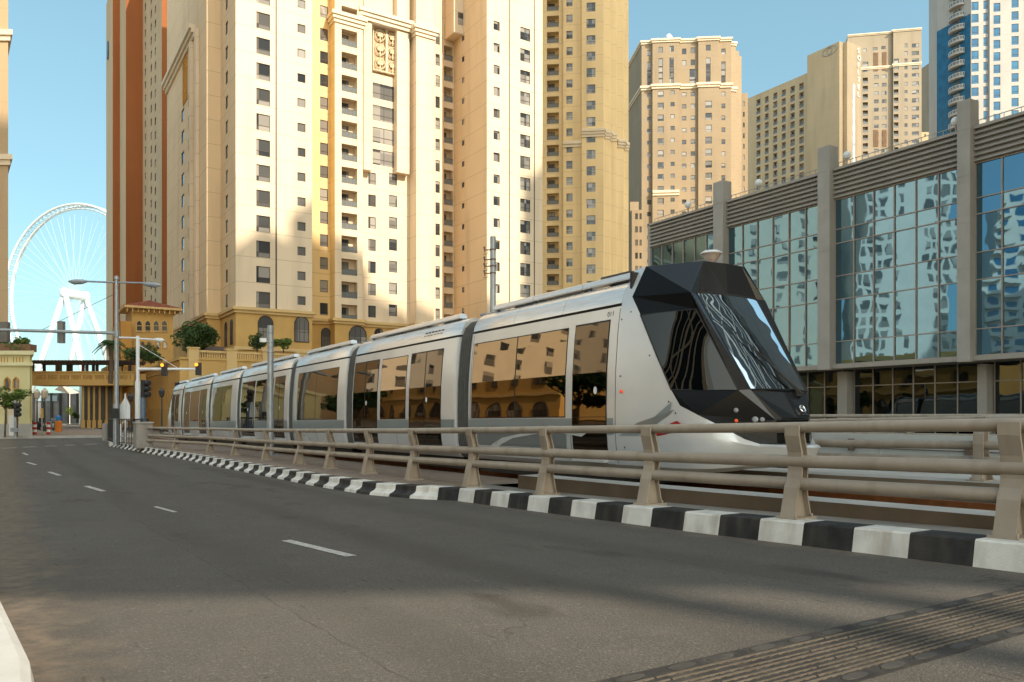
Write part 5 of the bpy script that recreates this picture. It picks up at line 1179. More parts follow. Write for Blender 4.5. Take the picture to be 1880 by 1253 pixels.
for i in range(64):
    a = 2*math.pi*i/64; b = MB(); b.tube([wp_(a, 5, 5 if i % 2 else -5), wp_(a, RW-6, 0)], .13, 4); b.build('spoke', WV, ow)
hub = wc
b = MB(); b.tube([hub-wn_*16, hub+wn_*16], 6.5, 16); b.build('hub', WV, ow)
for s_ in (-1, 1):
    top = hub+wn_*s_*17+UP*2
    for t in (-1, 1):
        foot = hub+wn_*s_*30+wax*t*62; foot.z = -1.6; b = MB(); b.tube([top, top.lerp(foot,.5)+UP*2, foot], [3.5,3.9,3.4], 12); b.build('leg', WV, ow, smooth=True)
    b = MB(); b.lathe(top-UP*4, [(5,-3),(6.5,0),(6.5,6),(4,9)], 14); b.build('bearing', WV, ow)
# yellow building on the left
Yb = 60.0
yb0, yb1 = at(-260, Yb), at(55, Yb); yb = thing('yellow_building', 'pale yellow corner building with two pointed windows at the left edge', 'building', (yb1.x-8, Yb, GR))
b = MB(); hole_wall(b, yb0.copy(), Vector((1,0,0)), (yb1-yb0).length, GR, zat(652,Yb), [(yb1.x-yb0.x-1.9+.0, yb1.x-yb0.x-1.0, GR+.1, GR+2.4, .2)])
b.par((yb0.x,Yb+.3,GR), (yb1.x-yb0.x-.02,0,0), (-4,6.5,0), (0,0,zat(652,Yb)-GR)); s1 = Vector((-4.4,6.8,0))
b.poly([yb1+UP*GR, yb1+s1+UP*GR, yb1+s1+UP*zat(652,Yb), yb1+UP*zat(652,Yb)]); b.build('wall', M['pale_yellow'], yb)
pts = [yb0, yb1, yb1+s1]
M['cream_trim'] = mat('cream_trim', (.70,.65,.40), .8, 0, .05, .6)
band(yb, pts, zat(672,Yb), .25, .18, M['cream_trim']); band(yb, pts, zat(652,Yb), .3, .25, M['cream_trim']); band(yb, pts, GR, .9, .15, M['conc_lt'], 'plinth')
b = MB()
for k in range(34):
    if k % 5 == 4: continue
    x = yb1.x-.5-k*.23; b.box(x-.07, x, Yb-.02, Yb+.1, zat(667,Yb), zat(656,Yb))
b.build('parapet_slot', M['ochre_dark'], yb)
for px in (13.5, 29.5):
    O = at(px-4, Yb)+UP*zat(714,Yb); arch_window(yb, O, Vector((1,0,0)), .36, .85, 'pane', 'frame', True, M['ochre_dark'], bars=False)
b = MB(); b.box(at(16,Yb).x, at(34,Yb).x, Yb-.12, Yb, GR, zat(752,Yb)); b.build('door_surround', M['trim'], yb)
b = MB(); b.box(at(19,Yb).x, at(30,Yb).x, Yb-.16, Yb-.1, GR, zat(763,Yb)); b.build('door', M['white_wall'], yb)
rl_ = thing('roof_planter', 'brown railed planter box along the top of the yellow building', 'planter', (yb1.x-4, Yb+.6, zat(652,Yb)+.3))
b = MB(); zt = zat(652,Yb)+.3; b.box(yb1.x-9, yb1.x-.2, Yb+.3, Yb+1.2, zt, zt+.55)
for k in range(12): b.box(yb1.x-9+k*.8, yb1.x-8.95+k*.8, Yb+.28, Yb+.3, zt, zt+.6)
b.build('planter_box', mat('brown_timber', (.20,.11,.06), .8, 0, .2, 4), rl_)
# leaves
def foliage(root, name, c, rx, ry, rz, n, leaf, m, seed, clump=14, droop=0):
    rg = random.Random(seed); b = MB(); cl = []
    for k in range(clump):
        while True:
            p = Vector((rg.uniform(-1,1), rg.uniform(-1,1), rg.uniform(-.9,1)))
            if .25 < p.length < 1: break
        cl.append((Vector((p.x*rx*.8, p.y*ry*.8, p.z*rz*.8)), rg.uniform(.30,.5)))
    for k in range(n):
        q, s = rg.choice(cl)
        d = Vector((rg.gauss(0,1), rg.gauss(0,1), rg.gauss(0,1))).normalized()*rg.uniform(.3,1)**.5
        p = Vector(c)+q+Vector((d.x*rx*s, d.y*ry*s, d.z*rz*s*.85-droop*d.length))
        a = Vector((rg.gauss(0,1), rg.gauss(0,1), rg.gauss(0,.6))).normalized(); t = a.cross(Vector((rg.gauss(0,1), rg.gauss(0,1), rg.gauss(0,1)))).normalized(); l = leaf*rg.uniform(.6,1.4)
        b.poly([p-a*l, p+t*l*.45, p+a*l, p-t*l*.45])
    return b.build(name, m, root)
def tree(name, label, foot, h, cz, rx, rz, n, leaf, m, seed, cat='tree', group=None, trunk_r=.12, clump=16, limbs=7):
    root = thing(name, label, cat, foot, group); rg = random.Random(seed); foot = Vector(foot); c = foot+UP*cz
    b = MB(); b.tube([foot, foot+Vector((.05*h*.2,0,h*.35)), c-UP*rz*.1], [trunk_r, trunk_r*.75, trunk_r*.35], 8)
    for k in range(limbs):
        a = 2*math.pi*k/limbs+rg.uniform(-.4,.4); e = c+Vector((math.cos(a)*rx*.75, math.sin(a)*rx*.75, rg.uniform(-.2,.6)*rz)); st_ = foot.lerp(c, .72)
        b.tube([st_, st_.lerp(e,.5)+UP*rz*.12, e], [trunk_r*.5, trunk_r*.3, trunk_r*.1], 5)
    b.build('trunk', M['bark'], root); foliage(root, 'crown', c, rx, rx, rz, n, leaf, m, seed, clump); return root
def bush(name, label, c, rx, rz, n, leaf, m, seed, cat='shrub', group=None):
    root = thing(name, label, cat, (c[0],c[1],c[2]-rz), group)
    b = MB()
    for k in range(6): a = k*1.05; b.tube([Vector(c)-UP*rz, Vector(c)+Vector((math.cos(a)*rx*.6, math.sin(a)*rx*.6, rz*.3))], [.05,.015], 5)
    b.build('stem', M['bark'], root); foliage(root, 'foliage', c, rx, rx, rz, n, leaf, m, seed); return root
bush('flowering_shrub', 'leafy shrub with pale flowers in the planter on the yellow building', at(25,Yb+.8,632), 1.15, .75, 1500, .10, M['leaf_lt'], 3)
bush('flowering_shrub', 'second leafy shrub at the very left of the roof planter', at(-12,Yb+.8,634), .9, .7, 900, .10, M['leaf'], 4)
# pedestrian bridge with pergola
Y0_ = 97.0; pb = thing('pedestrian_bridge', 'ochre pedestrian bridge with a dark timber pergola crossing the street', 'bridge', at(145,Y0_,708))
bx0, bx1 = at(52,Y0_).x, at(246,Y0_).x; zd, zp, ztop = zat(708,Y0_), zat(684,Y0_), zat(668,Y0_)
b = MB(); W_ = bx1-bx0; d = Vector((1,0,0)); O = Vector((bx0,Y0_,0)); hs = []
for k in range(9):
    for j in range(7): a = 1.0+k*1.42+j*.17; hs.append((a, a+.09, zp-1.05, zp-.35, .2))
hs = [h for h in hs if h[1] < W_-.3]
hole_wall(b, O, d, W_, zd+.7, zp, hs); b.par((bx0,Y0_-.12,zd), (W_,0,0), (0,3.6,0), (0,0,.72)); b.par((bx0,Y0_+.2,zp-.3), (W_,0,0), (0,.05,0), (0,0,.3)); b.par((bx0,Y0_-.1,zp), (W_,0,0), (0,.4,0), (0,0,.14)); b.par((bx0,Y0_+3.2,zd), (W_,0,0), (0,.2,0), (0,0,zp-zd)); b.build('deck', M['podium'], pb)
b = MB()
tim = mat('dark_timber', (.055,.035,.025), .8, 0, .25, 3)
for px in (56,101,107,149,156,198,203,235):
    x = at(px,Y0_).x; b.box(x-.14, x+.14, Y0_+.3, Y0_+.58, zp, ztop); b.box(x-.14, x+.14, Y0_+2.7, Y0_+2.98, zp, ztop)
b.build('pergola_post', tim, pb)
b = MB(); b.box(bx0, bx1, Y0_+.3, Y0_+.55, ztop, ztop+.22); b.box(bx0, bx1, Y0_+2.7, Y0_+2.95, ztop, ztop+.22)
k = bx0
while k < bx1: b.box(k, k+.13, Y0_-.3, Y0_+3.5, ztop+.22, ztop+.42); k += .42
b.build('pergola_beam', tim, pb)
# ochre retaining wall with slots, front terrace wall with balusters
eW = 14.8; cW0 = ec(pe(330,eW))[1]; cW1 = ec(pe(233,eW))[1]; hW = zat(661, pe(330,eW).y)
tw = thing('terrace_wall', 'long deep ochre retaining wall with tall narrow slots behind the tail of the tram', 'wall', EC(eW,cW0,GR))
L_ = cW1-cW0; hs = []
for k in range(22):
    a = L_-1.6-k*1.15
    if a < .5: break
    hs.append((a-.35, a, .9, hW-2.6, .35))
b = MB(); hole_wall(b, EC(eW,cW1), -E2, L_, GR, hW, [h for h in hs if h[0] > 0]); b.par(EC(eW+.4,cW0+.05,GR), E1*.5, E2*(L_-.1), UP*(hW-GR-.05)); b.poly([EC(eW,cW1,GR),EC(eW+1,cW1,GR),EC(eW+1,cW1,hW),EC(eW,cW1,hW)][::-1]); b.build('wall', M['ochre_dark'], tw)
b = MB(); b.par(EC(eW-.12,cW0,hW), E1*1.0, E2*L_, UP*.25); b.par(EC(eW-.06,cW0,hW-.9), E1*.06, E2*L_, UP*.15); b.build('coping', M['podium'], tw)
fw_ = thing('terrace_balustrade', 'light ochre terrace wall with balusters between square piers behind the tram', 'wall', EC(eW+4,cW0,GR))
c = cW0; zb_, zt_ = pz(660,390,c), pz(646,390,c)
def e_(px): return eof(px, c)
b = MB(); b.par(EC(eW,c,GR), E1*(e_(640)-eW), E2*.6, UP*(zb_-GR)); b.par(EC(eW,c-.1,zb_-.1), E1*(e_(640)-eW), E2*.8, UP*.22); b.build('wall', M['podium'], fw_)
b = MB(); b.par(EC(eW+1,c+.1,zt_-.1), E1*(e_(640)-eW-1), E2*.4, UP*.22); b.build('handrail', M['podium_trim'], fw_)
for px in (346,416,482,545,605):
    b = MB(); b.par(EC(e_(px),c-.12,zb_-3), E1*(e_(px+19)-e_(px)), E2*.85, UP*(zt_-zb_+3.25)); b.par(EC(e_(px)-.1,c-.2,zt_+.25), E1*(e_(px+19)-e_(px)+.2), E2*1.0, UP*.14); b.build('pier', M['podium_trim'], fw_)
b = MB(); x = eW+1
while x < e_(640): b.par(EC(x,c+.2,zb_), E1*.11, E2*.2, UP*(zt_-zb_)); x += .24
tag(b.build('baluster', M['podium_trim'], fw_), kind='stuff')
# arcaded pavilion with red tile roof
cP = 116.0; ea, eb = eof(242,cP), eof(318,cP); pvn = thing('arcade_tower', 'ochre pavilion tower with four arches and a red tiled hip roof beside the terracotta hotel', 'tower', EC((ea+eb)/2,cP+2,GR))
zE = pz(569,280,cP); b = MB(); b.par(EC(ea,cP,GR), E1*(eb-ea), E2*6, UP*(zE-GR)); b.build('wall', M['podium'], pvn)
for px in (251,266.5,282,297):
    O = pc(px-.5,cP)+UP*pz(610,px,cP); wd = eof(px+10.5,cP)-eof(px,cP)
    arch_window(pvn, O, E1, wd, pz(588,px,cP)-pz(610,px,cP), 'arch_dark' if 'arch_dark' in M else 'pane', 'frame', True, M['podium_trim'], 'arch', False)
    q = MB(); q.par(O-E2*.1+UP*.1, E1*wd, E2*.05, UP*.1)
    q.par(O-E2*.12+UP*.8, E1*wd, E2*.05, UP*.08); q.build('arch_rail', M['podium_trim'], pvn)
for px in (258,270,286,299): arch_window(pvn, pc(px,cP)+UP*pz(640,px,cP), E1, .5, .95, 'pane', 'frame', True, M['ochre_dark'], 'slit_window', False)
for k in range(3): arch_window(pvn, EC(ea-.02,cP+4.6-k*1.5,pz(612,244,cP)), -E2, .8, 1.7, 'pane', 'frame', True, M['podium_trim'], 'arch', False)
b = MB(); ov = 1.0; zc_ = pz(552,274,cP); q0, q1, q2, q3 = EC(ea-ov,cP-ov,zE+.3), EC(eb+ov,cP-ov,zE+.3), EC(eb+ov,cP+7,zE+.3), EC(ea-ov,cP+7,zE+.3); ap = EC((ea+eb)/2,cP+3,zc_+.4)
for a_, b_ in ((q0,q1),(q1,q2),(q2,q3),(q3,q0)):
    b.poly([a_, b_, ap]); 
    for k in range(15): t = (k+.5)/15; b.tube([a_.lerp(b_,t), a_.lerp(b_,t).lerp(ap, 1-abs(2*t-1)*1.0 if False else min(2*t,2-2*t)*.97)], .07, 4)
M['tile'] = mat('red_tile', (.27,.075,.04), .8, 0, .25, 4); b.build('roof', M['tile'], pvn)
b = MB(); b.par(q0-UP*.3, q1-q0, q3-q0, UP*.3)
for k in range(11): p = q0.lerp(q1,(k+.5)/11)+E2*.3; b.par(p-UP*.8, E1*.16, E2*.7, UP*.5)
b.build('eaves', M['podium_trim'], pvn)
# lower ochre blocks around it and the colonnade beneath
cQ = 112.0; blk = thing('colonnade', 'ochre colonnade of square columns shading shopfronts beyond the pedestrian bridge', 'building', EC(eof(200,cQ),cQ,GR))
xx = [163,177,186,198,207,222,231]
for px in (152.5,163,172.5,183,195.5,209,222): b = MB(); p = pc(px, cQ-1.0); b.cbox(p, E1, .22, .22, GR, pz(706,px,cQ)); b.cbox(p, E1, .42, .42, GR, GR+1.0); b.build('column', M['podium'], blk)
b = MB(); p0, p1 = pc(150,cQ+4), pc(236,cQ+4); b.par(p0+UP*GR, p1-p0, E2*4, UP*(pz(698,190,cQ)-GR)); b.build('shop_wall', mat('shop_dark', (.05,.045,.04), .3, 0, .6, .5), blk)
b = MB(); p0, p1 = pc(196,cQ-1.6), pc(246,cQ-1.6); b.par(p0+UP*pz(706,200,cQ), p1-p0, E2*7, UP*2.2); b.build('entablature', M['podium'], blk)
b = MB(); p0, p1 = pc(222,114.4), pc(242,114.4); b.par(p0+UP*GR, p1-p0, E2*10, UP*(pz(590,232,114.4)-GR)); bw = b.build('side_wall', M['ochre_dark'], blk)
# far shopfront and tent under the bridge
fs = thing('shop_building', 'low grey glass shop building seen beneath the pedestrian bridge', 'building', at(100,170,770)); 
b = MB(); p0, p1 = at(40,170), at(172,170); b.par(p0+UP*GR, p1-p0, Vector((-4,8,0)), UP*(zat(722,170)-GR)); b.build('wall', mat('shop_grey', (.16,.17,.18), .3, 0, .7, .25), fs)
b = MB(); b.par(at(66,169.8)+UP*zat(737,170), at(105,169.8)-at(66,169.8), Vector((0,.1,0)), UP*1.2); b.build('light_sign', mat('pale_blue_panel', (.35,.48,.55), .4), fs)
b = MB()
for k in range(7): b.par(at(60+k*16,169.7)+UP*GR, Vector((.4,0,0)), Vector((0,.2,0)), UP*(zat(722,170)-GR))
b.build('mullion_frame', M['dark_steel'], fs)
tn = MB(); a1, a2, a3 = at(55,165,722), at(150,160,722), at(112,175,706); tn.poly([at(112,150,707), at(146,150,722), at(128,150,724)]); tn.poly([at(112,150,707), at(128,150,724), at(100,156,716)]); tn.poly([at(112,150,707), at(146,158,718), at(146,150,722)]); tn.poly([at(100,156,716), at(146,158,718), at(112,150,707)])
for px, py in ((146,722),(128,724)): p = at(px,150,py); tn.tube([Vector((p.x,p.y,GR)), p], .08, 6)
tag(tn.build('tent_canopy', M['white_wall']), 'white pointed tent canopy under the pedestrian bridge', 'canopy')
# street lamp, signal masts
def lamp_head(mb, p, d, L_=.95, s=1.0):
    d = Vector(d).normalized(); mb.tube([p, p+d*L_*.25-UP*.02, p+d*L_*.7-UP*.03, p+d*L_], [.05*s,.12*s,.14*s,.04*s], 8)
def gp(px, Y): 
    p = at(px, Y); p.z = GR+.0; return p
YL = 40.5; p = gp(214,YL)
sl = thing('street_lamp', 'tall grey double arm street lamp with a signal mast arm by the junction', 'street lamp', p)
b = MB(); b.tube([p, p+UP*(zat(742,YL)-GR)], .17, 8); b.tube([p+UP*(zat(742,YL)-GR), p+UP*(zat(514,YL)-GR)], [.115,.085], 10); b.lathe(p+UP*(zat(514,YL)-GR), [(.13,0),(.13,.12),(.05,.2)], 8); b.build('pole', M['steel'], sl)
top = p+UP*(zat(519,YL)-GR)
b = MB(); b.tube([top, at(158,YL,517)], .045, 8); b.build('arm', M['steel'], sl); b = MB(); b.tube([top, at(264,YL,520)], .045, 8); b.build('arm', M['steel'], sl)
b = MB(); lamp_head(b, at(160,YL,517), (-1,0,0)); b.build('lamp_head', M['steel'], sl); b = MB(); lamp_head(b, at(262,YL,521), (1,0,-.08)); b.build('lamp_head', M['steel'], sl)
b = MB(); b.tube([at(214,YL,612), at(-70,YL-2,604)], [.085,.075], 10); b.lathe(at(214,YL,618), [(.15,0),(.15,.28)], 10); b.build('mast_arm', M['steel'], sl)
b = MB(); b.tube([at(214,YL,538), at(77,YL-.5,606)], .012, 5); b.build('stay_cable', M['dark_steel'], sl)
def signal_head(root, c, face, lit=None, w_=.34, h=1.0, m='dark_steel', hoods=True, backplate=False):
    f = Vector(face); f.z = 0; f.normalize(); s = Vector((-f.y,f.x,0)); b = MB(); b.par(c-s*w_/2-f*.1-UP*h/2, s*w_, f*.2, UP*h)
    if hoods:
        for k in range(3): q = c+f*.1+UP*(h/3*(1-k)); b.tube([q, q+f*.22], .14, 10)
    hd = b.build('signal_head', M[m], root, bevel=.02)
    if lit is not None: q = c+f*.31+UP*(h/3*(1-lit)); b = MB(); b.tube([q, q+f*.02], .095, 12); b.build('signal_lamp', emit('amber_lamp', (1,.30,.02), 1.4), root)
    return hd
b = MB(); c0 = at(110,YL-.3,610); b.par(c0+Vector((-.14,0,-.55)), (.28,0,0), (0,.25,0), (0,0,1.1)); b.build('signal_head', mat('grey_backplate', (.20,.20,.18), .6), sl)
b = MB(); c0 = at(6,YL-.3,606); b.par(c0+Vector((-.3,0,-.6)), (.5,0,0), (0,.25,0), (0,0,1.0)); b.build('signal_head', mat('grey_box', (.16,.15,.13), .6), sl)
b = MB(); c0 = at(208,YL-.2,752); b.par(c0+Vector((-.02,-.1,-.45)), (.3,0,0), (0,.1,0), (0,0,.5)); b.build('push_button', M['dark_steel'], sl)
YM = 46; p = gp(253,YM); ml = thing('signal_mast', 'white signal mast with amber lights and a lamp arm near the tail of the tram', 'traffic light', p)
b = MB(); b.tube([p, p+UP*(zat(700,YM)-GR)], .15, 10); b.tube([p+UP*(zat(700,YM)-GR), p+UP*(zat(617,YM)-GR)], .10, 10); b.build('pole', M['white_steel'], ml)
b = MB(); b.tube([at(253,YM,621), at(218,YM,620)], .05, 8); b.tube([at(253,YM,622), at(286,YM,624)], .05, 8); b.build('arm', M['white_steel'], ml)
b = MB(); lamp_head(b, at(284,YM,623), (1,0,-.1), .55, .9); b.build('lamp_head', M['white_steel'], ml)
b = MB(); b.tube([at(253,YM,678), at(362,YM,678)], [.09,.065], 8); b.build('mast_arm', M['white_steel'], ml)
b = MB(); b.tube([at(256,YM,634), at(326,YM,676)], .015, 5); b.build('stay_cable', M['white_steel'], ml)
for px, py in ((302,679),(364.5,678)): signal_head(ml, at(px,YM-.1,py), (0,-1,0), 0, .30, .72, hoods=False)
YS = 40; p = gp(263,YS); ss = thing('traffic_signal', 'black side facing traffic signal on a grey post beside the white mast', 'traffic light', p)
b = MB(); b.tube([p, p+UP*(zat(700,YS)-GR)], .13, 10); b.build('pole', mat('blue_grey_steel', (.12,.17,.23), .5), ss); signal_head(ss, at(265,YS-.05,714), (1,-.35,0), None, .3, .85)
YG = 41; p = gp(230,YG); hs_ = thing('road_sign', 'white house shaped road sign seen from behind on a thin post', 'sign', p)
b = MB(); b.tube([p, at(230,YG,723)], .045, 8); b.build('post', M['white_steel'], hs_)
b = MB(); b.extr([at(x,YG+.06,y) for x,y in ((219,772),(238.5,772),(238.5,745),(230,728),(221,744),(219,750))][::-1], (0,.03,0)); b.build('plate', M['white_steel'], hs_)
# black railing and bollard on the island
YF = 39.5; fn = thing('island_fence', 'black vertical bar fence on the kerb corner under the street lamp', 'fence', EC(6.7,39,GR))
def fence_run(a, b_, n, h):
    m = MB(); d = b_-a; m.tube([a+UP*h, b_+UP*h], .03, 6); m.tube([a+UP*.12, b_+UP*.12], .025, 6)
    for k in range(n+1): q = a+d*k/n; m.tube([q, q+UP*(h+.05)], .016 if k % 6 else .03, 5)
    m.build('fence_panel', M['dark_steel'], fn)
G0 = -1.40
def gq(px, Y): q = at(px, Y); q.z = G0; return q
fence_run(gq(199,46.5), gq(215,40), 26, 1.25); fence_run(gq(219,39.6), gq(246,37.8), 6, 1.25); fence_run(gq(246,37.8), gq(272,41), 12, 1.25)
fence_run(EC(8.7,43.5,G0), EC(8.7,52,G0), 30, 1.1)
b = MB(); q = gq(193,46.5); b.lathe(q, [(.16,0),(.16,.95),(.12,1.0)], 12); tag(b.build('bollard', M['conc']), 'grey bollard at the end of the black fence', 'bollard')
b = MB(); q = gq(222,40.5); b.tube([q, q+UP*1.0, q+UP*1.12+E1*.12, q+UP*1.1+E1*.25, q+E1*.25+UP*.8], .05, 8); tag(b.build('bent_pipe', M['white_steel']), 'white bent pipe post inside the black fence', 'post')
# pole standing on the pavement in front of the tram
YC = 0; p = pe(496.5, 7.75); p.z = gz(ec(p)[1])+.2; YC = p.y
cp_ = thing('steel_pole', 'plain grey steel pole standing on the pavement in front of the third tram car', 'pole', p)
b = MB(); b.tube([p, p+UP*1.9], .125, 14); b.tube([p+UP*1.9, p+UP*(zat(598,YC)-p.z)], .105, 14)
for k in range(5): b.lathe(p+UP*(zat(612+k*9,YC)-p.z), [(.11,0),(.118,.02),(.11,.04)], 14)
b.build('pole', M['steel'], cp_); b = MB(); b.cbox(p, E1, .45, .45, p.z, p.z+.03)
for s_ in (-1,1):
    for t in (-1,1): b.lathe(p+E1*.16*s_+E2*.16*t+UP*.03, [(.02,0),(.02,.06)], 6)
b.build('base_plate', M['steel'], cp_)
b = MB(); q = p+UP*(zat(628,YC)-p.z)-E1*.12; b.par(q-E1*.22-UP*.02, E1*.2, E2*.14, UP*.14); b.tube([q, q+E1*.12], .02, 5); b.build('camera_box', M['white_steel'], cp_)
# pole with brackets behind the tram
e9 = 11.9; p = pe(905, e9); p.z = -1.0; Yk = p.y; kp = thing('bracket_pole', 'tall grey pole with insulator brackets rising behind the tram roof', 'pole', p)
b = MB(); b.tube([p, p+UP*(zat(435,Yk)-p.z)], .085, 14); b.build('pole', M['steel'], kp)
b = MB(); L2 = Vector((-1,.1,0)).normalized()
for y in (459,477,489,502):
    q = at(901,Yk,y); b.tube([q, q+L2*.20], .018, 6); b.tube([q+L2*.17-UP*.09, q+L2*.19+UP*.09], [.012,.03], 8); b.tube([q+L2*.08, q+L2*.1-UP*.12, q+L2*.22-UP*.13], .012, 5)
    b.lathe(Vector((p.x,p.y,q.z-.02)), [(.095,0),(.095,.04)], 12)
b.build('bracket', mat('brown_insulator', (.13,.09,.07), .5), kp)
# mushroom lamp behind the nose
e9 = 24.5; p = pe(1306, e9); p.z = -1.2; Ym = p.y; mlp = thing('mushroom_lamp', 'cone shaped street lamp with a flat white cap above the tram nose', 'street lamp', p)
s_ = Ym/F
b = MB(); b.tube([p, Vector((p.x,p.y,zat(484,Ym)))], [.09,.06], 10); b.build('pole', M['steel'], mlp)
b = MB(); q = Vector((p.x,p.y,0)); b.lathe(q, [(4*s_,zat(489,Ym)),(7*s_,zat(484,Ym)),(18*s_,zat(467,Ym))], 24); b.build('lamp_shade', mat('frosted_cone', (.33,.25,.20), .35, 0, .1, 4), mlp, smooth=True)
b = MB(); b.lathe(q, [(19.5*s_,zat(467,Ym)),(20*s_,zat(465.5,Ym)),(14*s_,zat(461.5,Ym)),(3*s_,zat(460,Ym))], 24); b.build('cap', M['white_steel'], mlp, smooth=True)
# low traffic light and small trees on the left pavement
Yt = 55; p = gp(28,Yt); p.z = -1.45; tl = thing('traffic_signal', 'black traffic signal on a grey post in front of the pale yellow building', 'traffic light', p)
b = MB(); b.tube([p, at(28,Yt,735)], .09, 8); b.build('pole', M['steel'], tl); signal_head(tl, at(31,Yt,753), (1,-.4,0), None, .32, .95)
b = MB(); b.box(at(22,Yt).x, at(36,Yt).x, Yt-.2, Yt-.12, zat(793,Yt), zat(786,Yt)); b.build('cabinet', M['steel'], tl)
tree('street_tree', 'thin street tree at the left edge in front of the yellow building', at(9,56.5,803), 4, 2.75, .95, .85, 900, .10, M['leaf_lt'], 11, group='thin street trees by the yellow building', trunk_r=.07, clump=9)
tree('street_tree', 'thin street tree leaning over the traffic signal at the yellow building', at(31,57.2,802), 4, 3.0, .95, .8, 800, .10, M['leaf_lt'], 12, group='thin street trees by the yellow building', trunk_r=.07, clump=8)
# terrace trees
p = pc(361,96); p.z = 6.0; tree('round_tree', 'large round dark green tree on the terrace left of the cream tower', p, 6, zat(617,p.y)-6.0, 2.35, 2.1, 5200, .17, M['leaf'], 21, trunk_r=.2, clump=30)
p = pc(472,98); p.z = 6.0; tree('terrace_tree', 'small airy tree on the terrace just left of the steel pole', p, 4, zat(627,p.y)-6.0, 1.3, 1.15, 1300, .13, M['leaf'], 22, clump=12)
p = pc(520,98); p.z = 6.0; tree('terrace_tree', 'small airy tree on the terrace just right of the steel pole', p, 4, zat(629,p.y)-6.0, 1.25, 1.0, 1200, .13, M['leaf_lt'], 23, clump=12)
p = pc(262,98); p.z = 4.0; bush('hedge_shrub', 'dark spreading shrub in front of the arcade tower', Vector((p.x,p.y,zat(652,p.y))), 2.0, 1.2, 1900, .15, M['leaf'], 24)
p = pc(232,96); bush('hedge_shrub', 'small dark shrub at the foot of the colonnade', Vector((p.x+3,p.y,zat(655,p.y))), .8, .7, 500, .15, M['leaf'], 29)
b = MB(); p = pc(398,94); 
um = thing('parasol', 'brown domed parasol on the terrace behind the balustrade', 'parasol', (p.x,p.y,5.5)); b.lathe((p.x,p.y,0), [(1.45,zat(645,p.y)),(1.2,zat(640,p.y)),(.5,zat(637,p.y)),(.03,zat(636,p.y))], 12); b.build('canopy', mat('brown_cloth', (.07,.045,.035), .8), um); b = MB(); b.tube([(p.x,p.y,5.5),(p.x,p.y,zat(638,p.y))], .04, 6); b.build('pole', M['dark_steel'], um)
# palm
def palm(label, foot, h, fr, seed):
    root = thing('palm_tree', label, 'palm', foot); foot = Vector(foot); rg = random.Random(seed); b = MB(); b.tube([foot, foot+UP*h*.5+Vector((.1,0,0)), foot+UP*h], [.28,.22,.24], 8); b.build('trunk', M['bark'], root); b = MB(); c = foot+UP*h
    for k in range(24):
        a = 2*math.pi*k/24+rg.uniform(-.2,.2); el = rg.uniform(-.2,1.1); L_ = fr*rg.uniform(.8,1.1); pts = []
        for t in range(8): s = t/7; pts.append(c+Vector((math.cos(a)*math.cos(el)*L_*s, math.sin(a)*math.cos(el)*L_*s, math.sin(el)*L_*s-L_*.75*s*s)))
        for t in range(7):
            d = (pts[t+1]-pts[t]).normalized(); sd_ = Vector((-math.sin(a), math.cos(a), 0))
            for j in range(3):
                q = pts[t].lerp(pts[t+1], j/3); l = .55*fr/2.2*(1-.5*abs(t-3)/4)
                for s in (-1,1): e = q+sd_*s*l+d*l*.5-UP*l*.35; b.poly([q, q+d*.09, e])
        b.tube(pts, .03, 4)
    b.build('fronds', M['leaf'], root)
p = pc(203,103); p.z = 3.8; palm('palm tree standing between the observation wheel and the terracotta hotel', p, zat(632,p.y)-3.8, 2.0, 5)
# things beneath the bridge
for px, Y, lab in ((68,86,'dark lantern post nearest the yellow building'),(82,78,'lantern post with a lit looking globe under the bridge'),):
    p = gp(px,Y); p.z = -1.45; r_ = thing('lantern_post', lab, 'lamp post', p); b = MB(); b.tube([p, at(px,Y,733)], [.09,.06], 8); b.lathe(p, [(.18,0),(.18,.5),(.1,.6)], 8); b.build('post', M['dark_steel'], r_); b = MB(); b.lathe(at(px,Y,733), [(.1,0),(.25,.15),(.32,.75),(.05,1.1)], 8); b.build('lantern', mat('lantern_glass', (.5,.42,.32), .3), r_)
for px, Y, y0, lab in ((297,70,730,'dark lantern post in front of the ochre retaining wall'),(240,75,738,'dark lantern post beside the house shaped sign')):
    p = gp(px,Y); r_ = thing('lantern_post', lab, 'lamp post', p); b = MB(); b.tube([p, at(px,Y,y0)], [.09,.06], 8); b.lathe(p, [(.18,0),(.18,.5),(.1,.6)], 8); b.build('post', M['dark_steel'], r_); b = MB(); b.lathe(at(px,Y,y0), [(.08,0),(.2,.12),(.28,.55),(.05,.85)], 8); b.build('lantern', M['dark_steel'], r_)
for px, lab in ((64,'red and white striped bollard nearest the yellow building'),(89,'red and white striped bollard beside the parked scooters')):
    Y = 64; p = gp(px,Y); p.z = -1.45; b = MB()
    for k in range(5): b.lathe(p+UP*k*.2, [(.14,0),(.14,.2)], 12, k % 2)
    tag(b.build('bollard', [M['red'], M['white']]), lab, 'bollard', 'striped bollards by the junction')
p = gp(77,62); p.z = -1.45; sp = thing('road_sign', 'yellow narrow sign on a pole between the striped bollards', 'sign', p); b = MB(); b.tube([p, at(77,62,750)], .05, 8); b.build('post', M['steel'], sp); b = MB(); b.par(at(74.5,61.9,768), (.2,0,0), (0,.05,0), (0,0,.75)); b.build('plate', mat('yellow_plate', (.55,.38,.12), .6), sp)
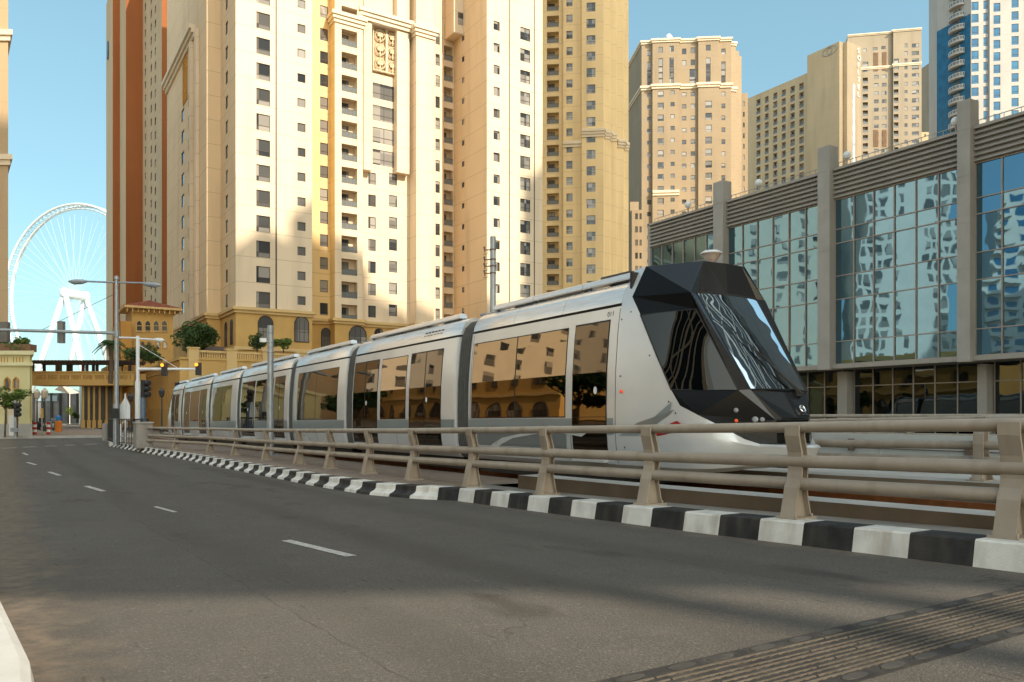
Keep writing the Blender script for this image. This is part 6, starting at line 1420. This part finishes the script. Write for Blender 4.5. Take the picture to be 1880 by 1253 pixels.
def scooter(label, c, d, m):
    r_ = thing('scooter', label, 'scooter', c); c = Vector(c); d = Vector(d).normalized(); s = Vector((-d.y,d.x,0))
    for t in (-.6,.6):
        b = MB(); q = c+d*t+UP*.28; b.tube([q+d*.2*math.cos(k*math.pi/8)+UP*.2*math.sin(k*math.pi/8) for k in range(17)], .07, 6); b.build('wheel', M['rubber'], r_)
    b = MB(); b.extr([c+d*x+UP*z-s*.15 for x, z in ((-.75,.35),(-.8,.75),(-.2,.8),(0,.42),(.35,.42),(.5,1.0),(.62,.95),(.55,.3),(.3,.25),(-.3,.25))], s*.3); b.build('body', m, r_)
    b = MB(); b.par(c-d*.75-s*.14+UP*.8, d*.6, s*.28, UP*.1); b.tube([c+d*.5+UP*1.05-s*.3, c+d*.5+UP*1.05+s*.3], .025, 6); b.build('seat', M['rubber'], r_)
    b = MB(); b.par(c-d*1.05-s*.22+UP*.85, d*.45, s*.44, UP*.45); b.build('box', m, r_)
for k, (px, Y, m, lab) in enumerate(((66,82,'rubber','black delivery scooter parked nearest the yellow building'),(95,80,'stripe','grey delivery scooter parked by the second bollard'),(101,84,'roofdark','dark delivery scooter parked behind the grey one'))):
    p = gp(px,Y); p.z = -1.45; scooter(lab, p, (.3,-1,0) if k else (-.2,-1,0), M[m])
b = MB(); p = gp(107.5,74); b.lathe(p, [(.28,0),(.3,1.0),(.22,1.05)], 12, 0); b.lathe(p+UP*1.05, [(.2,0),(.24,.4),(.1,.5)], 12, 1); tag(b.build('barrel', [mat('orange_plastic', (.6,.18,.02), .5), mat('blue_plastic', (.03,.18,.45), .5)]), 'orange drum with a blue top at the mouth of the side street', 'barrel')
b = MB(); b.lathe((0,0,0), [(.12,0),(.12,.05)], 8)
for k, px in enumerate((141,150,158)): p = gp(px,120); bush('potted_plant', ('leftmost','middle','rightmost')[k]+' dark green plant in front of the colonnade', Vector((p.x,p.y,zat(763,120))), .7, .55, 320, .14, M['leaf'], 40+k, 'plant')
p = gp(126,140); bush('potted_plant', 'pale green ball shaped plant before the grey shop building', Vector((p.x,p.y,zat(755,140))), .8, .9, 320, .14, M['leaf_lt'], 47, 'plant')
for k, (e, c) in enumerate(((-7.5,27),(-8.2,33),(-7.8,62),(-9,70),(-8,79),(-9,90))):
    p = EC(e, c, -1.45); tree('street_tree', 'bushy street tree on the left pavement outside the frame, number %s from the camera' % ('one','two','three','four','five','six')[k], p, 5, 3.6, 2.0, 1.2, 700, .26, M['leaf'], 60+k, trunk_r=.14, clump=12)
